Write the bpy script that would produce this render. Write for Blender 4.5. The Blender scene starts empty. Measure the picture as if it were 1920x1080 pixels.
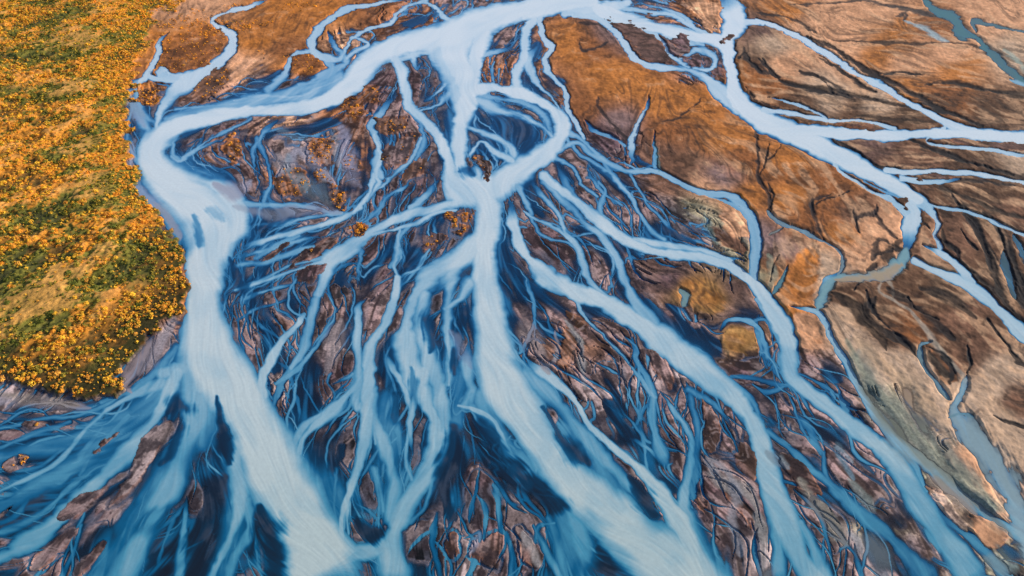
import bpy, bmesh, math
import numpy as np
from mathutils import Vector

# light and calibration
SUN_AZ, SUN_EL, SUN_E, SUN_C = 14.0, 24.0, 5.0, (1.0, .87, .72)
SKY_S = .15
ILLUM = (1.0, 1.0, 1.0)
RELIEF = 1.0
N_THREADS = 1300
# ---------------------------------------------------------------- survey data (1920 x 1080 aerial survey grid)
PAL = {'O': (178, 112, 56), 'o': (140, 88, 52), 'T': (204, 152, 116), 'D': (92, 66, 50), 'M': (92, 70, 74),
       'm': (130, 106, 104), 'P': (150, 132, 130), 'G': (140, 132, 108), 'K': (36, 42, 54), 'B': (184, 156, 132),
       'Y': (164, 122, 72), 'R': (118, 84, 66), 'g': (106, 100, 84), 'S': (100, 76, 70)}
# x, y, colour of the dry ground, share of it that lies under shallow water
CTRL = """
330 30 T 0;380 20 T 0;300 60 O 0;340 100 O 0;380 60 O 0;480 80 O 0;550 40 O 0;620 35 O 0;700 45 o .1;560 130 O .1;560 105 o 0;640 85 T .25;740 60 o .2
800 25 o .2;860 10 m .3;460 130 T .1;400 140 R .1;520 30 O 0;920 50 S .2;950 85 m .25;930 130 o .2;850 210 K .9;820 150 M .7;780 130 M .65;720 155 M .2;690 140 M .3
400 250 M .5;350 270 M .6;430 285 o .35;500 300 m .6;540 225 T .35;560 280 P .45;600 280 o .25;650 210 o .15;640 250 R .2;700 200 M .2;740 230 m .2;740 290 m .25
640 330 m .35;660 300 o .2;530 340 o .25;480 370 m .6;600 375 P .4;370 330 m .8;440 340 M .7;720 350 M .4;780 340 M .5;770 380 M .35;330 240 K .9;480 190 m .6;560 170 M .6
480 450 K .8;540 440 M .6;600 440 M .45;650 420 m .45;580 470 M .4;520 500 M .65;500 580 M .5;470 620 m .55;530 600 S .35;460 520 K .85;440 580 K .8;640 520 K .6
700 500 M .5;640 570 m .3;640 640 P .25;650 700 M .4;760 440 M .55;800 440 M .65;840 410 K .7;830 470 M .6;570 750 m .25;540 730 P .1;560 800 M .5;600 720 M .4;700 600 m .4;720 650 K .6
20 740 P .3;100 755 P .5;60 800 M .8;120 820 m .8;40 860 M .85;100 880 m .85;180 850 M .85;30 950 m .8;80 950 M .85;250 880 P .7;310 820 P .55;210 760 m .85;270 700 m .6
150 960 M .7;90 1020 M .65;140 1010 m .6;60 1060 m .6;180 1060 m .65;300 1060 K .9;380 950 K .6;350 1040 K .7;330 720 K .9
640 860 K .75;670 970 K .8;690 1000 K .6;770 740 K .5;870 830 K .45;880 880 M .45;850 950 K .75;920 860 m .4;930 930 K .8;800 1040 K .6;860 1050 P .45;930 1020 M .45
990 1020 M .4;1000 950 K .5;1040 1000 K .8;820 620 K .7;860 640 K .7;880 560 K .8;800 840 K .7;500 1000 K .9;1100 1060 K .8
980 540 K .5;1000 600 m .35;960 470 M .6;1040 440 M .5;1020 400 M .5;1060 400 m .4;1050 500 M .45;1120 480 M .35;1130 510 m .3;1080 620 m .3;1060 640 R .15;1100 660 R .15
1130 680 m .3;1160 700 m .2;1140 740 P .2;1160 790 K .6;1190 840 M .5;1240 700 P .2;1270 760 M .3;1260 800 m .3;1330 800 M .3;1350 860 m .3;1380 900 m .2;1330 920 M .2
1370 960 m .3;1400 960 M .25;1350 1040 m .3;1400 1040 P .2;990 250 K .9;960 220 K .9;980 200 m .7;900 250 K .9
1170 380 m .3;1200 400 m .3;1250 440 K .75;1280 450 m .5;1240 400 K .5;1160 340 M .5;1100 330 m .65;1060 300 m .6;1120 290 M .55;1260 530 M .08;1220 490 S .08;1290 550 Y 0
1330 560 Y 0;1400 540 S .1;1400 600 m .12;1250 610 M .35;1330 640 m .35;1380 640 Y 0;1400 700 M .35;1440 700 K .6;1300 600 m .2
1300 380 G .1;1320 350 T .05;1350 420 G .15;1380 460 G .1;1250 340 R .1;1200 300 R .15;1240 290 R .1;1280 310 R 0;1350 330 m 0;1400 370 O 0
1060 80 O 0;1110 90 o 0;1150 150 O 0;1100 200 o .03;1200 170 O 0;1250 200 O 0;1300 200 O 0;1350 260 O 0;1400 300 o 0;1450 330 o 0;1160 230 m .05;1130 250 M .1;1150 280 M .15
1250 250 o 0;1180 70 S .05;1220 90 S .05;1270 80 M .2;1150 60 m .1;1280 20 o .2;1220 30 m .5;1310 10 o .1;1330 50 T .1;1330 120 M .4
1430 60 S .03;1450 90 B 0;1420 110 D 0;1480 120 T 0;1450 160 o 0;1420 140 o 0;1500 60 T 0;1480 25 O 0;1550 40 T 0;1650 30 T 0;1680 60 O 0;1600 90 T 0;1700 120 T 0;1800 130 O 0
1850 40 T 0;1900 30 T 0;1880 100 B .02;1760 60 o 0;1780 100 T 0;1600 150 T 0;1650 110 O 0;1700 170 O 0;1850 200 D 0;1780 185 o 0;1500 190 D 0;1600 215 D 0;1550 170 B 0;1700 215 D 0
1650 190 B 0;1700 265 D .05;1650 275 S .02;1700 295 R 0;1800 290 D 0;1900 300 B .05;1750 310 R 0;1850 325 D 0;1800 350 D 0;1900 360 D 0;1500 300 O 0;1540 330 o 0
1580 350 o 0;1460 300 O 0;1480 380 O 0;1550 400 o 0;1600 400 R 0;1650 420 T 0;1620 450 T 0;1520 430 o 0;1450 500 o 0;1490 520 O 0;1470 470 m 0;1560 500 B 0;1600 470 T 0
1430 440 m .05;1430 520 G .05;1580 440 O 0;1800 430 R 0;1850 420 D 0;1870 500 D 0;1850 380 D 0;1900 400 R 0;1780 470 R 0;1780 520 D 0;1700 530 D 0;1750 560 D 0;1650 600 D 0;1600 545 D 0
1570 600 B 0;1600 640 B 0;1640 700 B 0;1690 690 B 0;1680 620 D 0;1700 615 o 0;1800 600 R 0;1850 640 R 0;1880 600 D 0;1760 650 D 0;1800 680 R 0;1880 700 B 0;1850 740 B 0;1900 770 R 0
1740 760 B 0;1780 780 B 0;1650 760 G .2;1700 800 g .24;1760 830 B .18;1800 860 T 0;1870 800 B 0;1900 850 B 0;1840 900 T 0;1750 900 G .26;1520 640 T 0;1510 590 O 0;1530 690 m .45
1500 690 M .4;1520 740 m .2;1560 740 m .1;1600 780 m .15;1490 760 m .35;1540 800 m .4;1560 850 m .35;1480 800 K .65;1600 870 m .3;1640 900 m .3;1500 880 S .2;1560 930 m .25
1600 960 K .5;1650 1000 G .35;1680 1040 m .35;1700 960 m .3;1580 1040 m .3;1780 940 B .2;1800 960 B .2;1850 1000 T 0;1870 1060 G .25;1900 1040 G .35;1640 820 m .28;1700 900 G .26
-60 300 O 0;100 300 O 0;200 100 O 0;100 600 O 0;300 550 O 0;40 80 O 0;2000 100 T 0;2000 300 D 0;2000 600 D 0;2000 850 B 0;2000 1050 G .3;-60 1000 m .6;-60 850 m .6
"""
# kind W = milky water with turbidity, points x,y,width
WATER = """
.5 330,720,50 280,770,60 220,820,60 150,870,50 80,910,44 0,950,40 -60,970,30
.45 300,760,30 230,790,40 150,820,40 80,840,36 0,860,30 -60,870,30
.5 360,800,60 330,870,70 280,940,70 220,1020,60 170,1100,60
.45 440,900,50 440,980,60 420,1060,60 400,1110,60
.4 600,860,50 620,920,50 640,980,40
.45 720,760,70 730,830,70 740,900,60
.4 860,700,60 860,760,50 850,800,30
.42 1020,860,30 990,900,20 960,880,20
.5 1060,800,60 1120,880,70 1180,960,60 1250,1040,60
.4 1060,980,60 1080,1050,70 1100,1110,80
.97 360,372,50 410,380,50 440,405,48 432,440,40 405,470,40
.85 400,350,40 440,375,40 452,410,24 440,440,20
.6 640,142,26 570,168,30 500,182,26 430,196,22 370,206,20 310,222,16
.6 645,150,34 580,178,34 500,190,28 420,202,22 340,214,18
.75 330,110,10 300,135,16 330,150,20
.55 258,160,20 258,200,30 268,230,28 285,255,20
.45 250,330,14 270,370,20 310,400,22 330,440,20 340,480,14
.9 1378,50,26 1400,42,16 1430,44,12
.6 540,128,8 525,150,14 505,170,18
.6 650,120,16 600,150,14 560,160,12
.55 330,650,24 290,700,20 240,735,14 190,755,10
.8 360,700,60 350,760,34 360,800,50
.7 700,880,24 712,920,20 720,960,18
.7 620,720,14 660,700,10
.85 870,480,40 840,520,40 815,545,30
1 1110,0,30 1040,10,40 960,24,46 890,46,64 830,72,62 770,80,46 715,100,46 680,130,50 655,160,44 610,190,34 550,203,26 480,209,25 410,216,26 350,229,36 305,252,50 280,280,54 292,315,62 330,352,80 372,385,105 398,420,120 402,455,88 386,500,74 383,550,70 383,600,84 390,650,112 412,700,120 450,750,110 480,800,96 500,860,110 532,920,120 562,970,125 590,1030,140 625,1100,190
.97 880,50,60 850,90,80 862,130,60 872,180,42 865,230,34 862,280,30 866,325,34 895,355,50 915,390,55 912,430,50 905,470,44 908,520,52 915,570,56 922,620,60 928,670,84 955,735,98 990,790,84 1032,850,76 1078,900,84 1130,950,94 1190,1000,108 1250,1050,126 1310,1110,150
.9 815,85,45 835,120,45 855,160,50 868,200,40
1 905,60,40 893,100,26 888,150,26 880,200,34
.97 870,170,30 930,166,20 990,180,20 1035,205,24 1054,235,28 1045,268,34 1010,298,38 970,322,48 925,355,60
.95 735,100,22 752,130,26 760,170,26 768,200,28 792,222,24 818,250,20 838,290,22 846,330,38 860,362,50 900,370,50
.9 960,325,30 935,345,50 915,375,60
.95 855,350,50 880,350,40 930,350,50
.9 1180,5,14 1120,15,26 1060,12,30 1000,15,30
1 1350,-12,40 1372,20,50 1378,45,50 1362,75,36 1366,110,24 1374,150,26 1382,185,42 1420,220,42 1475,246,40 1530,272,40 1590,303,36 1645,332,32 1692,358,32 1722,375,28
1 1120,15,26 1180,38,30 1240,55,26 1300,68,26 1345,76,30 1372,100,20
.8 1075,30,10 1120,34,12 1150,55,14 1172,85,15 1195,112,15 1230,126,14 1285,131,13 1320,145,20 1350,172,30 1385,200,36
.8 1060,25,20 1100,22,16 1150,38,14 1200,52,14 1240,75,8 1260,105,8 1290,125,12
.75 1160,10,14 1210,22,12 1260,28,10 1290,45,10 1320,62,14
.7 1200,5,8 1250,18,7 1280,30,8 1300,50,8
.75 1275,110,8 1310,95,20 1340,110,16 1330,130,10 1300,128,10
.7 1240,60,8 1265,75,8 1290,80,10 1320,85,12
.98 1470,240,20 1540,246,22 1620,252,23 1700,253,22 1800,250,20 1930,262,24 2100,275,26
.8 1770,240,10 1740,268,4 1800,276,8 1870,282,8 1930,294,9 2080,310,10
.9 1420,40,14 1460,52,8 1510,78,11 1560,108,12 1600,135,12 1650,160,13 1700,190,14 1745,215,14 1790,238,16 1830,246,10
.75 1438,185,4 1480,192,5 1520,205,5 1550,222,6
.85 1430,205,10 1500,215,10 1560,226,8 1620,228,7 1680,240,10
.9 1660,320,14 1700,325,12 1770,322,10 1850,330,9 1930,345,12 2080,372,14
.8 1690,335,10 1740,341,8 1800,335,8
.75 1722,375,26 1745,395,18 1758,420,15 1752,440,12 1765,468,9
.9 1700,375,20 1718,400,20 1705,420,30 1704,445,38 1700,470,40
.9 1715,488,16 1750,505,14 1800,528,22 1840,552,26 1880,590,26 1935,645,28 2020,720,30
.85 1728,460,12 1760,475,14 1790,495,18 1822,532,20
.75 1700,368,8 1760,388,6 1820,400,7 1880,425,8 1940,447,9 2050,490,9
.8 1560,300,6 1580,325,8 1610,345,9 1640,365,9 1670,375,12 1700,400,20
.45 1620,340,6 1660,362,6 1690,372,8
.8 1215,180,8 1210,210,10 1192,240,12 1182,270,15 1184,310,13
.5 1227,245,4 1228,280,8 1230,310,9
.65 1040,290,14 1080,268,14 1110,290,16 1140,305,14 1180,322,12 1230,320,11 1270,340,11 1310,360,10 1360,368,13 1392,388,18 1412,420,20 1418,460,22 1412,490,20 1412,530,18
.6 1290,350,6 1340,372,6 1385,392,8 1408,425,8 1418,460,8
.93 1020,330,20 1050,355,20 1100,395,24 1150,435,26 1195,460,22 1250,475,20 1320,484,18 1375,505,18 1415,535,22 1448,578,34 1472,620,42 1478,670,38 1488,710,32 1540,755,34 1600,800,38 1660,850,42 1705,910,50 1750,980,56 1800,1050,62 1840,1110,66
.85 1190,450,14 1250,460,12 1320,470,12 1370,492,14
.5 1195,455,20 1260,466,10 1330,478,10 1370,490,6
.97 955,380,30 965,420,20 975,460,20 995,490,24 1025,520,34 1080,548,34 1130,563,28 1175,590,36 1235,635,42 1300,685,54 1360,730,48 1402,775,38 1425,820,36 1437,870,44 1452,930,56 1480,1000,62 1500,1050,50 1540,1110,56
.75 1000,340,18 1020,372,14 1045,400,12 1062,440,12 1085,470,16 1093,500,22 1110,530,14 1150,565,18
.8 980,395,8 1010,415,8 1045,430,10 1070,455,12
.7 1020,340,20 1060,380,16 1095,415,18 1130,445,18 1155,480,18 1170,520,20 1188,560,20 1215,600,26 1240,635,22
.6 960,330,30 985,380,14 1015,440,8 1060,455,6 1085,470,8
.6 1188,630,8 1190,670,12 1200,690,12 1222,730,16 1222,780,20 1238,840,24 1260,890,30
.7 1080,560,8 1100,600,6 1130,630,9 1160,660,10 1185,690,8 1200,710,12 1225,745,14
.85 1238,735,8 1262,770,14 1285,800,16 1298,840,20 1292,890,28 1282,940,26 1290,980,50 1320,1040,60 1345,1110,60
.45 1285,715,16 1300,760,18 1306,820,20 1306,880,18 1300,930,20
.95 985,670,24 1040,715,20 1080,752,12 1100,790,12 1145,835,14 1190,870,20 1225,910,28 1262,960,40 1295,1020,54 1330,1100,80
.72 985,700,40 1040,755,40 1085,805,44 1120,850,40 1160,890,34 1200,935,16
.5 1130,890,24 1160,930,30 1200,975,26
.55 900,740,30 930,800,40 965,850,34 1000,890,26 1040,930,16
.6 1070,950,30 1085,1000,50 1090,1060,46 1095,1110,50
.6 1030,970,20 1045,1020,30 1070,1110,30
.92 905,440,30 880,468,40 850,490,50 815,512,44 790,538,34 772,572,24 760,610,26 765,650,46 775,700,46 790,740,34 812,780,24 820,800,26 815,850,40 790,900,46 760,950,46 740,1000,40 735,1040,60 735,1110,70
.85 795,550,30 790,600,50 800,650,46 812,700,36 825,750,36 832,790,28 828,840,20 805,880,20
.9 795,700,30 775,760,22 770,790,14 772,850,8 
.85 700,730,20 705,790,24 722,840,40 735,890,40 735,930,44 735,970,30
.95 745,520,12 740,560,16 718,610,20 695,650,20 688,700,30 692,750,30 690,800,30 675,860,20 655,920,16 640,970,14 640,1010,16
.8 850,520,26 840,560,20 838,620,18 845,680,14 840,720,14
.6 838,620,14 848,660,26 842,710,22 835,720,12
.85 880,530,40 862,560,20 835,580,16
.8 720,660,10 740,700,14 765,750,12 768,800,10 760,850,10 770,900,14
.75 880,640,20 875,690,30 882,730,30 870,760,30
.9 860,760,8 890,768,9 920,785,12 940,820,14 960,870,22 990,910,24
.9 660,1040,40 700,1030,40 740,1020,40
.8 690,560,4 672,580,20 672,630,22 672,680,22 668,720,24 640,750,22 600,790,22 570,820,16 560,850,16
.75 672,700,30 670,760,24 690,760,14 705,830,10
.5 670,540,6 672,500,8 676,470,8
.95 555,600,6 572,590,10 560,610,14 530,640,16 505,680,18 492,715,20 490,740,30
.7 610,500,24 600,550,26 585,600,24 570,650,22 545,690,14
.9 895,365,40 860,378,30 820,390,30 780,398,20 730,415,20 690,440,24 650,470,34 620,490,36 610,520,26 600,550,26
.85 855,395,8 810,402,10 770,420,12 735,430,8 700,440,10
.75 750,430,8 745,470,16 740,500,10 750,520,8
.6 770,420,8 750,445,14 745,475,20 735,500,12
.8 640,480,12 560,505,8 500,525,8 440,545,8
.8 880,290,10 905,265,6 930,285,12 960,300,16
.75 870,235,16 905,250,12 940,262,12 965,290,16
.75 870,180,30 920,200,22 970,215,16 1010,232,12 1035,255,10
.55 880,170,20 930,185,10 980,192,10 1015,215,12 1030,240,14
.85 890,325,24 905,340,12 912,300,6
.85 700,330,10 690,370,14 660,400,14 620,418,12 560,432,10 500,450,12 455,462,14
.8 700,255,10 715,290,10 705,320,14 708,345,14 690,375,14
.65 735,185,16 712,215,14 695,240,14 712,275,12 705,310,16 715,330,14
.7 790,260,8 775,295,10 750,320,10 725,340,10 700,360,10
.5 760,190,12 775,215,12 790,235,10 795,270,16 780,300,12
.6 770,330,14 760,350,8 730,365,10 700,400,12 670,420,10
.75 850,170,24 820,195,8 795,205,6 780,210,6
.8 860,150,14 840,155,12 815,180,8 795,190,6
.85 750,112,16 790,100,14 820,95,14
.8 745,100,20 770,105,16 780,130,8 790,118,8
.75 820,340,40 800,365,24 770,390,16
.9 505,-2,6 470,12,8 430,22,8 400,36,10 405,52,14 432,62,18 436,85,20 420,110,22 390,132,26 355,152,36 330,170,40 305,200,20 295,225,16 290,250,16
.85 318,62,10 300,75,12 295,100,12 285,125,14 275,145,14 262,155,10
.8 275,142,12 300,148,12 340,150,30
.8 300,135,5 312,132,5 318,145,6
.5 262,155,5 245,170,5 252,200,14 268,215,20 290,230,14
.55 250,195,10 240,230,10 240,270,8 255,300,10
.7 440,190,10 500,180,12 560,180,12 610,160,16 640,145,12
.65 330,205,8 400,198,8 460,192,8 520,180,8
.75 760,-2,8 700,8,9 650,18,12 615,38,14 590,65,18 585,95,18 610,108,20 635,112,18 650,90,12 665,70,9 700,52,8 730,45,9 745,25,9 775,8,9 800,0,10
.75 660,70,7 690,80,8 680,90,8 650,110,8
.65 590,95,12 555,100,10 540,125,12 535,145,14 510,165,16
.6 610,110,20 625,130,20 605,140,16 570,160,14 520,180,12
.6 612,60,16 625,80,14 640,100,16 650,115,20
.75 795,2,10 815,15,8 835,32,10 850,40,10
.7 850,-4,6 875,2,6 868,20,4 855,32,5
.8 883,-6,8 885,20,10
.85 985,20,8 1005,32,10 985,55,18 985,85,22 980,115,24 965,145,18 975,175,16
.8 1025,12,10 1012,40,10 1020,75,12 1035,90,14 1020,115,14 1040,150,10 1058,170,10 1065,205,12 1085,240,12 1095,260,10
.75 1010,85,18 990,110,20 1005,150,18 1030,180,8 1050,205,6
.6 960,90,10 925,98,12 905,105,14 895,130,12
.75 960,130,6 970,160,16 960,175,12
.55 1060,250,8 1080,285,8 1110,305,8 1150,325,6
.5 1095,225,6 1115,245,8 1150,260,6 1170,275,6
.6 1060,245,20 1090,262,10 1120,290,10 1150,330,10 1175,360,8 1200,400,8 1220,430,8 1245,450,10
.45 1045,310,10 1062,345,14 1080,370,12 1110,400,10
.5 1120,340,8 1135,360,8 1125,385,14 1128,405,10
.5 1180,320,8 1205,370,8 1240,410,8 1270,440,10 1290,450,8
.55 1030,290,14 1060,305,8 1080,320,8 1090,345,8 1120,370,8
.45 1100,310,8 1115,345,8 1140,370,6 1170,390,6
.4 1150,325,10 1165,350,8 1190,380,6
.6 420,262,10 370,280,8 335,300,8 320,295,8
.5 340,240,14 325,265,10 322,290,14 335,300,10
.6 470,225,10 430,245,8 400,258,6 360,285,6
.5 385,250,10 372,275,6
.45 480,260,14 500,300,12 505,350,10 490,390,10
.5 520,225,14 490,255,12 475,290,10 478,330,8
.55 350,350,14 400,345,10 440,375,14 500,385,12 560,385,10 620,400,10
.6 640,400,12 560,412,10 480,425,10
.55 620,455,8 560,470,10 500,490,12 440,500,12 425,520,12
.6 600,485,8 540,500,8 480,530,10 430,540,12
.65 560,530,6 500,545,8 440,570,10
.55 540,560,6 480,580,8 440,600,10
.55 600,440,6 545,455,8 500,470,10 450,480,10
.6 630,600,5 600,640,12 560,690,10 520,720,8
.55 560,440,6 520,460,12 480,485,12
.75 390,590,40 380,680,60 372,740,66 362,800,64 340,860,60 315,920,58 280,980,60 245,1040,64 200,1110,70
.9 330,700,40 310,750,30 285,790,30 250,830,36 215,870,34 180,905,30 140,945,30 90,990,34 30,1030,36 -40,1065,36
.75 300,720,30 250,740,14 210,765,10 170,795,12 140,830,14 110,865,12 60,895,12 0,920,10 -60,945,10
.5 260,720,14 200,760,10 140,780,12 80,785,10 20,800,10 -60,815,10
.5 190,800,10 150,860,20 120,900,16 70,910,12 20,935,8 -50,965,10
.5 300,800,30 240,860,34 170,880,20 110,935,10 60,975,16 0,1000,20 -60,1020,20
.55 400,720,60 395,780,60 375,830,56
.8 300,700,30 360,690,40 400,700,60
.85 440,830,20 445,900,36 450,960,30 430,1010,20 405,1060,20 385,1110,30
.7 460,940,30 470,990,20 440,1040,24 420,1110,30
.6 350,930,6 346,990,14 340,1050,20 330,1110,24
.5 290,920,20 250,960,20 230,1000,14 190,1050,14 150,1100,16
.45 155,985,8 140,1030,8 110,1090,10
.5 180,900,14 150,985,6 120,1040,6
.4 60,925,16 30,970,14 -30,990,16
.45 130,790,8 60,815,10 0,840,8 -60,850,8
.4 120,840,10 60,880,8 0,880,8
.55 240,780,14 190,830,12 150,890,12
.5 545,690,14 520,740,14 512,770,12
.5 560,850,14 570,880,14 585,920,10
.7 545,840,14 570,800,14 610,770,12
.8 700,770,30 680,830,14 665,880,14 650,930,10 645,990,8
.85 655,900,8 650,960,10 655,1000,8
.5 630,880,10 625,930,10 630,980,10
.6 800,880,20 815,830,24 800,940,10 770,980,14
.5 735,750,30 745,800,24 750,850,14
.45 820,960,14 810,1010,14 820,1060,14 830,1110,16
.4 845,900,10 850,950,12 840,1000,10
.4 900,870,8 890,930,10 880,980,8
.4 930,900,8 935,950,10 940,1000,14
.7 1040,980,10 1010,990,16 1000,1040,8 
.7 1000,985,10 1030,1040,20 1060,1100,20
.65 870,1010,10 900,1000,14 890,1050,16 870,1100,14
.6 950,1000,14 960,1050,14 950,1110,16
.5 880,760,30 920,790,16 950,850,14 970,890,16
.45 980,510,8 998,560,9 1003,600,9 1003,615,6
.5 1003,600,5 985,640,8 975,660,8
.5 1190,780,12 1205,820,8 1220,830,6
.5 1440,690,14 1425,650,10 1420,610,12 1425,590,10
.4 1370,705,6 1420,710,14 1470,725,12
.45 1410,720,6 1440,735,12 1480,722,8
.6 1350,620,8 1365,602,9 1400,600,10 1425,615,10 1430,640,12 1440,670,14
.75 1480,575,8 1525,582,9 1545,600,14 1562,640,16 1590,690,16 1610,730,14 1640,780,18 1680,830,22 1730,865,24 1780,910,26 1840,960,24 1900,1000,22 1960,1040,22 2050,1100,24
.6 1690,840,26 1720,880,12 1740,920,12
.8 1535,545,20 1550,525,16 1575,510,12
.55 1440,810,18 1480,840,16 1520,880,16 1560,910,18 1610,960,30 1670,1010,30 1720,1060,34 1760,1110,34
.45 1545,850,10 1550,890,14 1580,930,14 1620,960,16
.4 1480,770,20 1510,800,20 1540,850,12
.5 1490,920,14 1530,960,8 1550,1010,8 1560,1060,8
.45 1600,1020,8 1610,1060,14 1620,1100,16
.5 1545,1040,8 1545,1110,8
.75 1450,960,30 1456,1010,34 1462,1110,36
.85 1500,980,26 1530,1040,34 1545,1110,36
.6 1420,560,8 1448,600,16 1462,640,20
.5 1565,720,8 1580,760,14 1595,790,20
.4 1500,700,5 1540,720,6 1590,760,6
.5 1720,920,20 1760,960,16 1810,1000,16 1860,1050,20 1900,1100,24
.5 1290,730,14 1340,760,14 1370,800,14
.5 1320,690,20 1400,740,16 1430,790,14
.3 1430,900,10 1445,960,10
.4 1360,740,14 1400,800,12
"""
# explicit coloured shallow water / pale silt streams: r,g,b
SILT = """
150,150,168 0,0.5 530,392,16 560,396,20 590,392,24 640,400,12
146,146,164 0,0.7 520,330,14 545,300,30 560,280,24 600,320,24 625,345,20
150,142,148 0,0.6 520,290,40 530,320,30
146,146,170 0,0.7 640,240,40 645,270,30 660,330,26 680,350,16
150,150,170 0,0.7 470,340,30 440,360,30 400,345,20
140,160,190 1,0.6 245,175,16 255,210,26 270,235,24
140,158,190 0,0.7 250,260,12 246,310,12 262,355,18 300,390,24
160,146,150 0,0.7 338,560,10 325,600,16 300,640,24 255,680,20 235,715,20 245,735,14
142,138,150 0,0.7 -50,735,30 20,750,26 100,758,20 170,765,14
132,134,126 0,0.7 1610,660,30 1630,720,50 1680,780,70 1740,840,80 1800,900,60 1860,960,30
176,150,124 0,0.6 1600,640,16 1660,690,40 1710,740,40 1760,780,30
190,160,134 0,0.7 1830,740,30 1870,790,40 1900,840,40 1940,880,40
108,116,116 0,0.7 1830,930,30 1870,980,20 1900,1010,10
150,136,136 0,0.6 980,600,30 1000,640,30 1030,700,20
144,134,138 0,0.6 1165,690,16 1170,720,20
140,136,136 0,0.7 1335,870,14 1350,900,20 1400,920,24 1420,960,14
132,128,120 0,0.7 1500,900,20 1540,960,24 1590,1020,30
120,130,128 0,0.7 1590,900,14 1640,960,20
150,136,124 0,0.7 1740,890,14 1790,930,24 1830,965,20
120,160,170 1,0.9 1700,470,20 1690,492,24 1660,512,18 1620,520,14 1575,520,13 1550,535,18 1540,560,22 1530,580,14
168,150,125 1,0.8 1690,495,26 1660,515,22 1610,522,14 1565,525,10
125,150,160 1,0.7 1440,395,10 1462,420,8 1500,432,7 1530,445,8 1560,462,8 1578,480,10 1578,500,10 1568,515,10
150,150,135 1,0.6 1440,440,5 1465,428,5
95,140,150 1,0.7 1450,550,12 1468,525,8 1478,500,5
160,148,135 0,0.7 1650,530,10 1648,550,6 1680,570,6 1710,590,6 1735,620,9 1750,645,12 1775,670,9 1800,700,9 1818,720,12
160,148,135 0,0.6 1655,515,8 1670,540,5 1672,560,5
142,170,180 1,0.7 1812,705,8 1806,735,14 1790,765,18 1805,795,34 1835,835,40 1868,875,44 1892,920,44 1908,960,40 1920,1010,34 1935,1060,30
120,150,155 1,0.6 1745,640,6 1725,650,6 1735,690,8 1755,715,8 1780,750,12
150,140,125 0,0.6 1750,640,8 1800,700,5
95,135,150 1,0.7 1780,785,6 1800,775,6 1825,782,8
60,110,120 1,0.9 1730,0,12 1760,22,14 1790,38,18 1800,60,18 1830,70,10 1850,95,14 1890,130,16 1930,165,12
130,175,200 1,0.9 1895,150,7 1925,162,9
70,105,112 1,0.8 1830,60,8 1825,40,8 1870,50,6 1930,60,6 2000,66,6
65,105,115 1,0.8 1855,95,10 1880,120,10 1905,145,8
150,170,178 0,0.8 1690,40,5 1730,55,8 1760,72,9 1780,80,6
140,170,165 1,0.5 1880,95,8 1910,120,10 1940,150,14
75,125,130 1,0.5 1228,260,6 1235,300,10 1238,320,8
120,150,150 1,0.8 1275,545,20 1285,560,24 1280,575,14
150,150,152 0,0.6 1060,600,8 1085,640,10 1093,690,12 1096,730,12
150,145,150 0,0.6 1040,620,6 1045,670,8 1020,690,10
150,140,145 0,0.5 640,600,30 625,660,26 610,700,24
140,140,148 0,0.6 1350,900,16 1330,860,14 1360,880,14 1380,930,20 1370,980,20 1390,1040,24
138,140,142 0,0.5 1420,960,20 1430,1040,26 1440,1100,26
120,135,145 0,0.6 1440,850,30 1480,880,10
110,145,165 0,0.5 1600,870,14 1570,840,16 1600,900,10
125,140,150 0,0.5 1590,1000,30 1640,1040,40 1660,1100,40
130,150,165 1,0.5 540,290,30 545,330,20 580,350,30 620,380,30
135,150,168 1,0.4 620,240,10 630,280,16 640,320,14 
120,150,175 1,0.5 520,240,18 545,255,12 580,262,10
140,150,170 1,0.5 440,385,14 500,400,20 560,395,14
150,150,165 0,0.6 290,380,14 320,410,12 335,450,10
150,142,150 0,0.7 330,590,18 300,650,24 260,700,26
130,160,185 1,0.5 245,170,8 250,200,14 270,215,16
150,138,130 0,0.7 0,740,30 60,750,20 150,760,14
130,145,170 1,0.5 900,1000,20 880,1040,24
170,165,165 0,0.5 980,1000,20 1010,1060,26
120,140,170 1,0.5 845,620,14 870,660,24 885,690,14
130,150,140 0,0.5 1320,400,10 1330,430,14 1345,460,10
135,145,130 0,0.5 1440,480,20 1450,520,16 1440,545,14
125,135,120 0,0.45 1590,640,14 1600,680,20 1640,740,40 1700,810,50 1760,870,40 1830,920,30 1880,960,26
128,150,150 0,0.5 1850,1050,50 1900,1060,60
70,100,105 1,0.6 1880,470,10 1890,520,14 1905,560,12
66,98,104 1,0.6 1900,440,10 1930,500,16
"""
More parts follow.
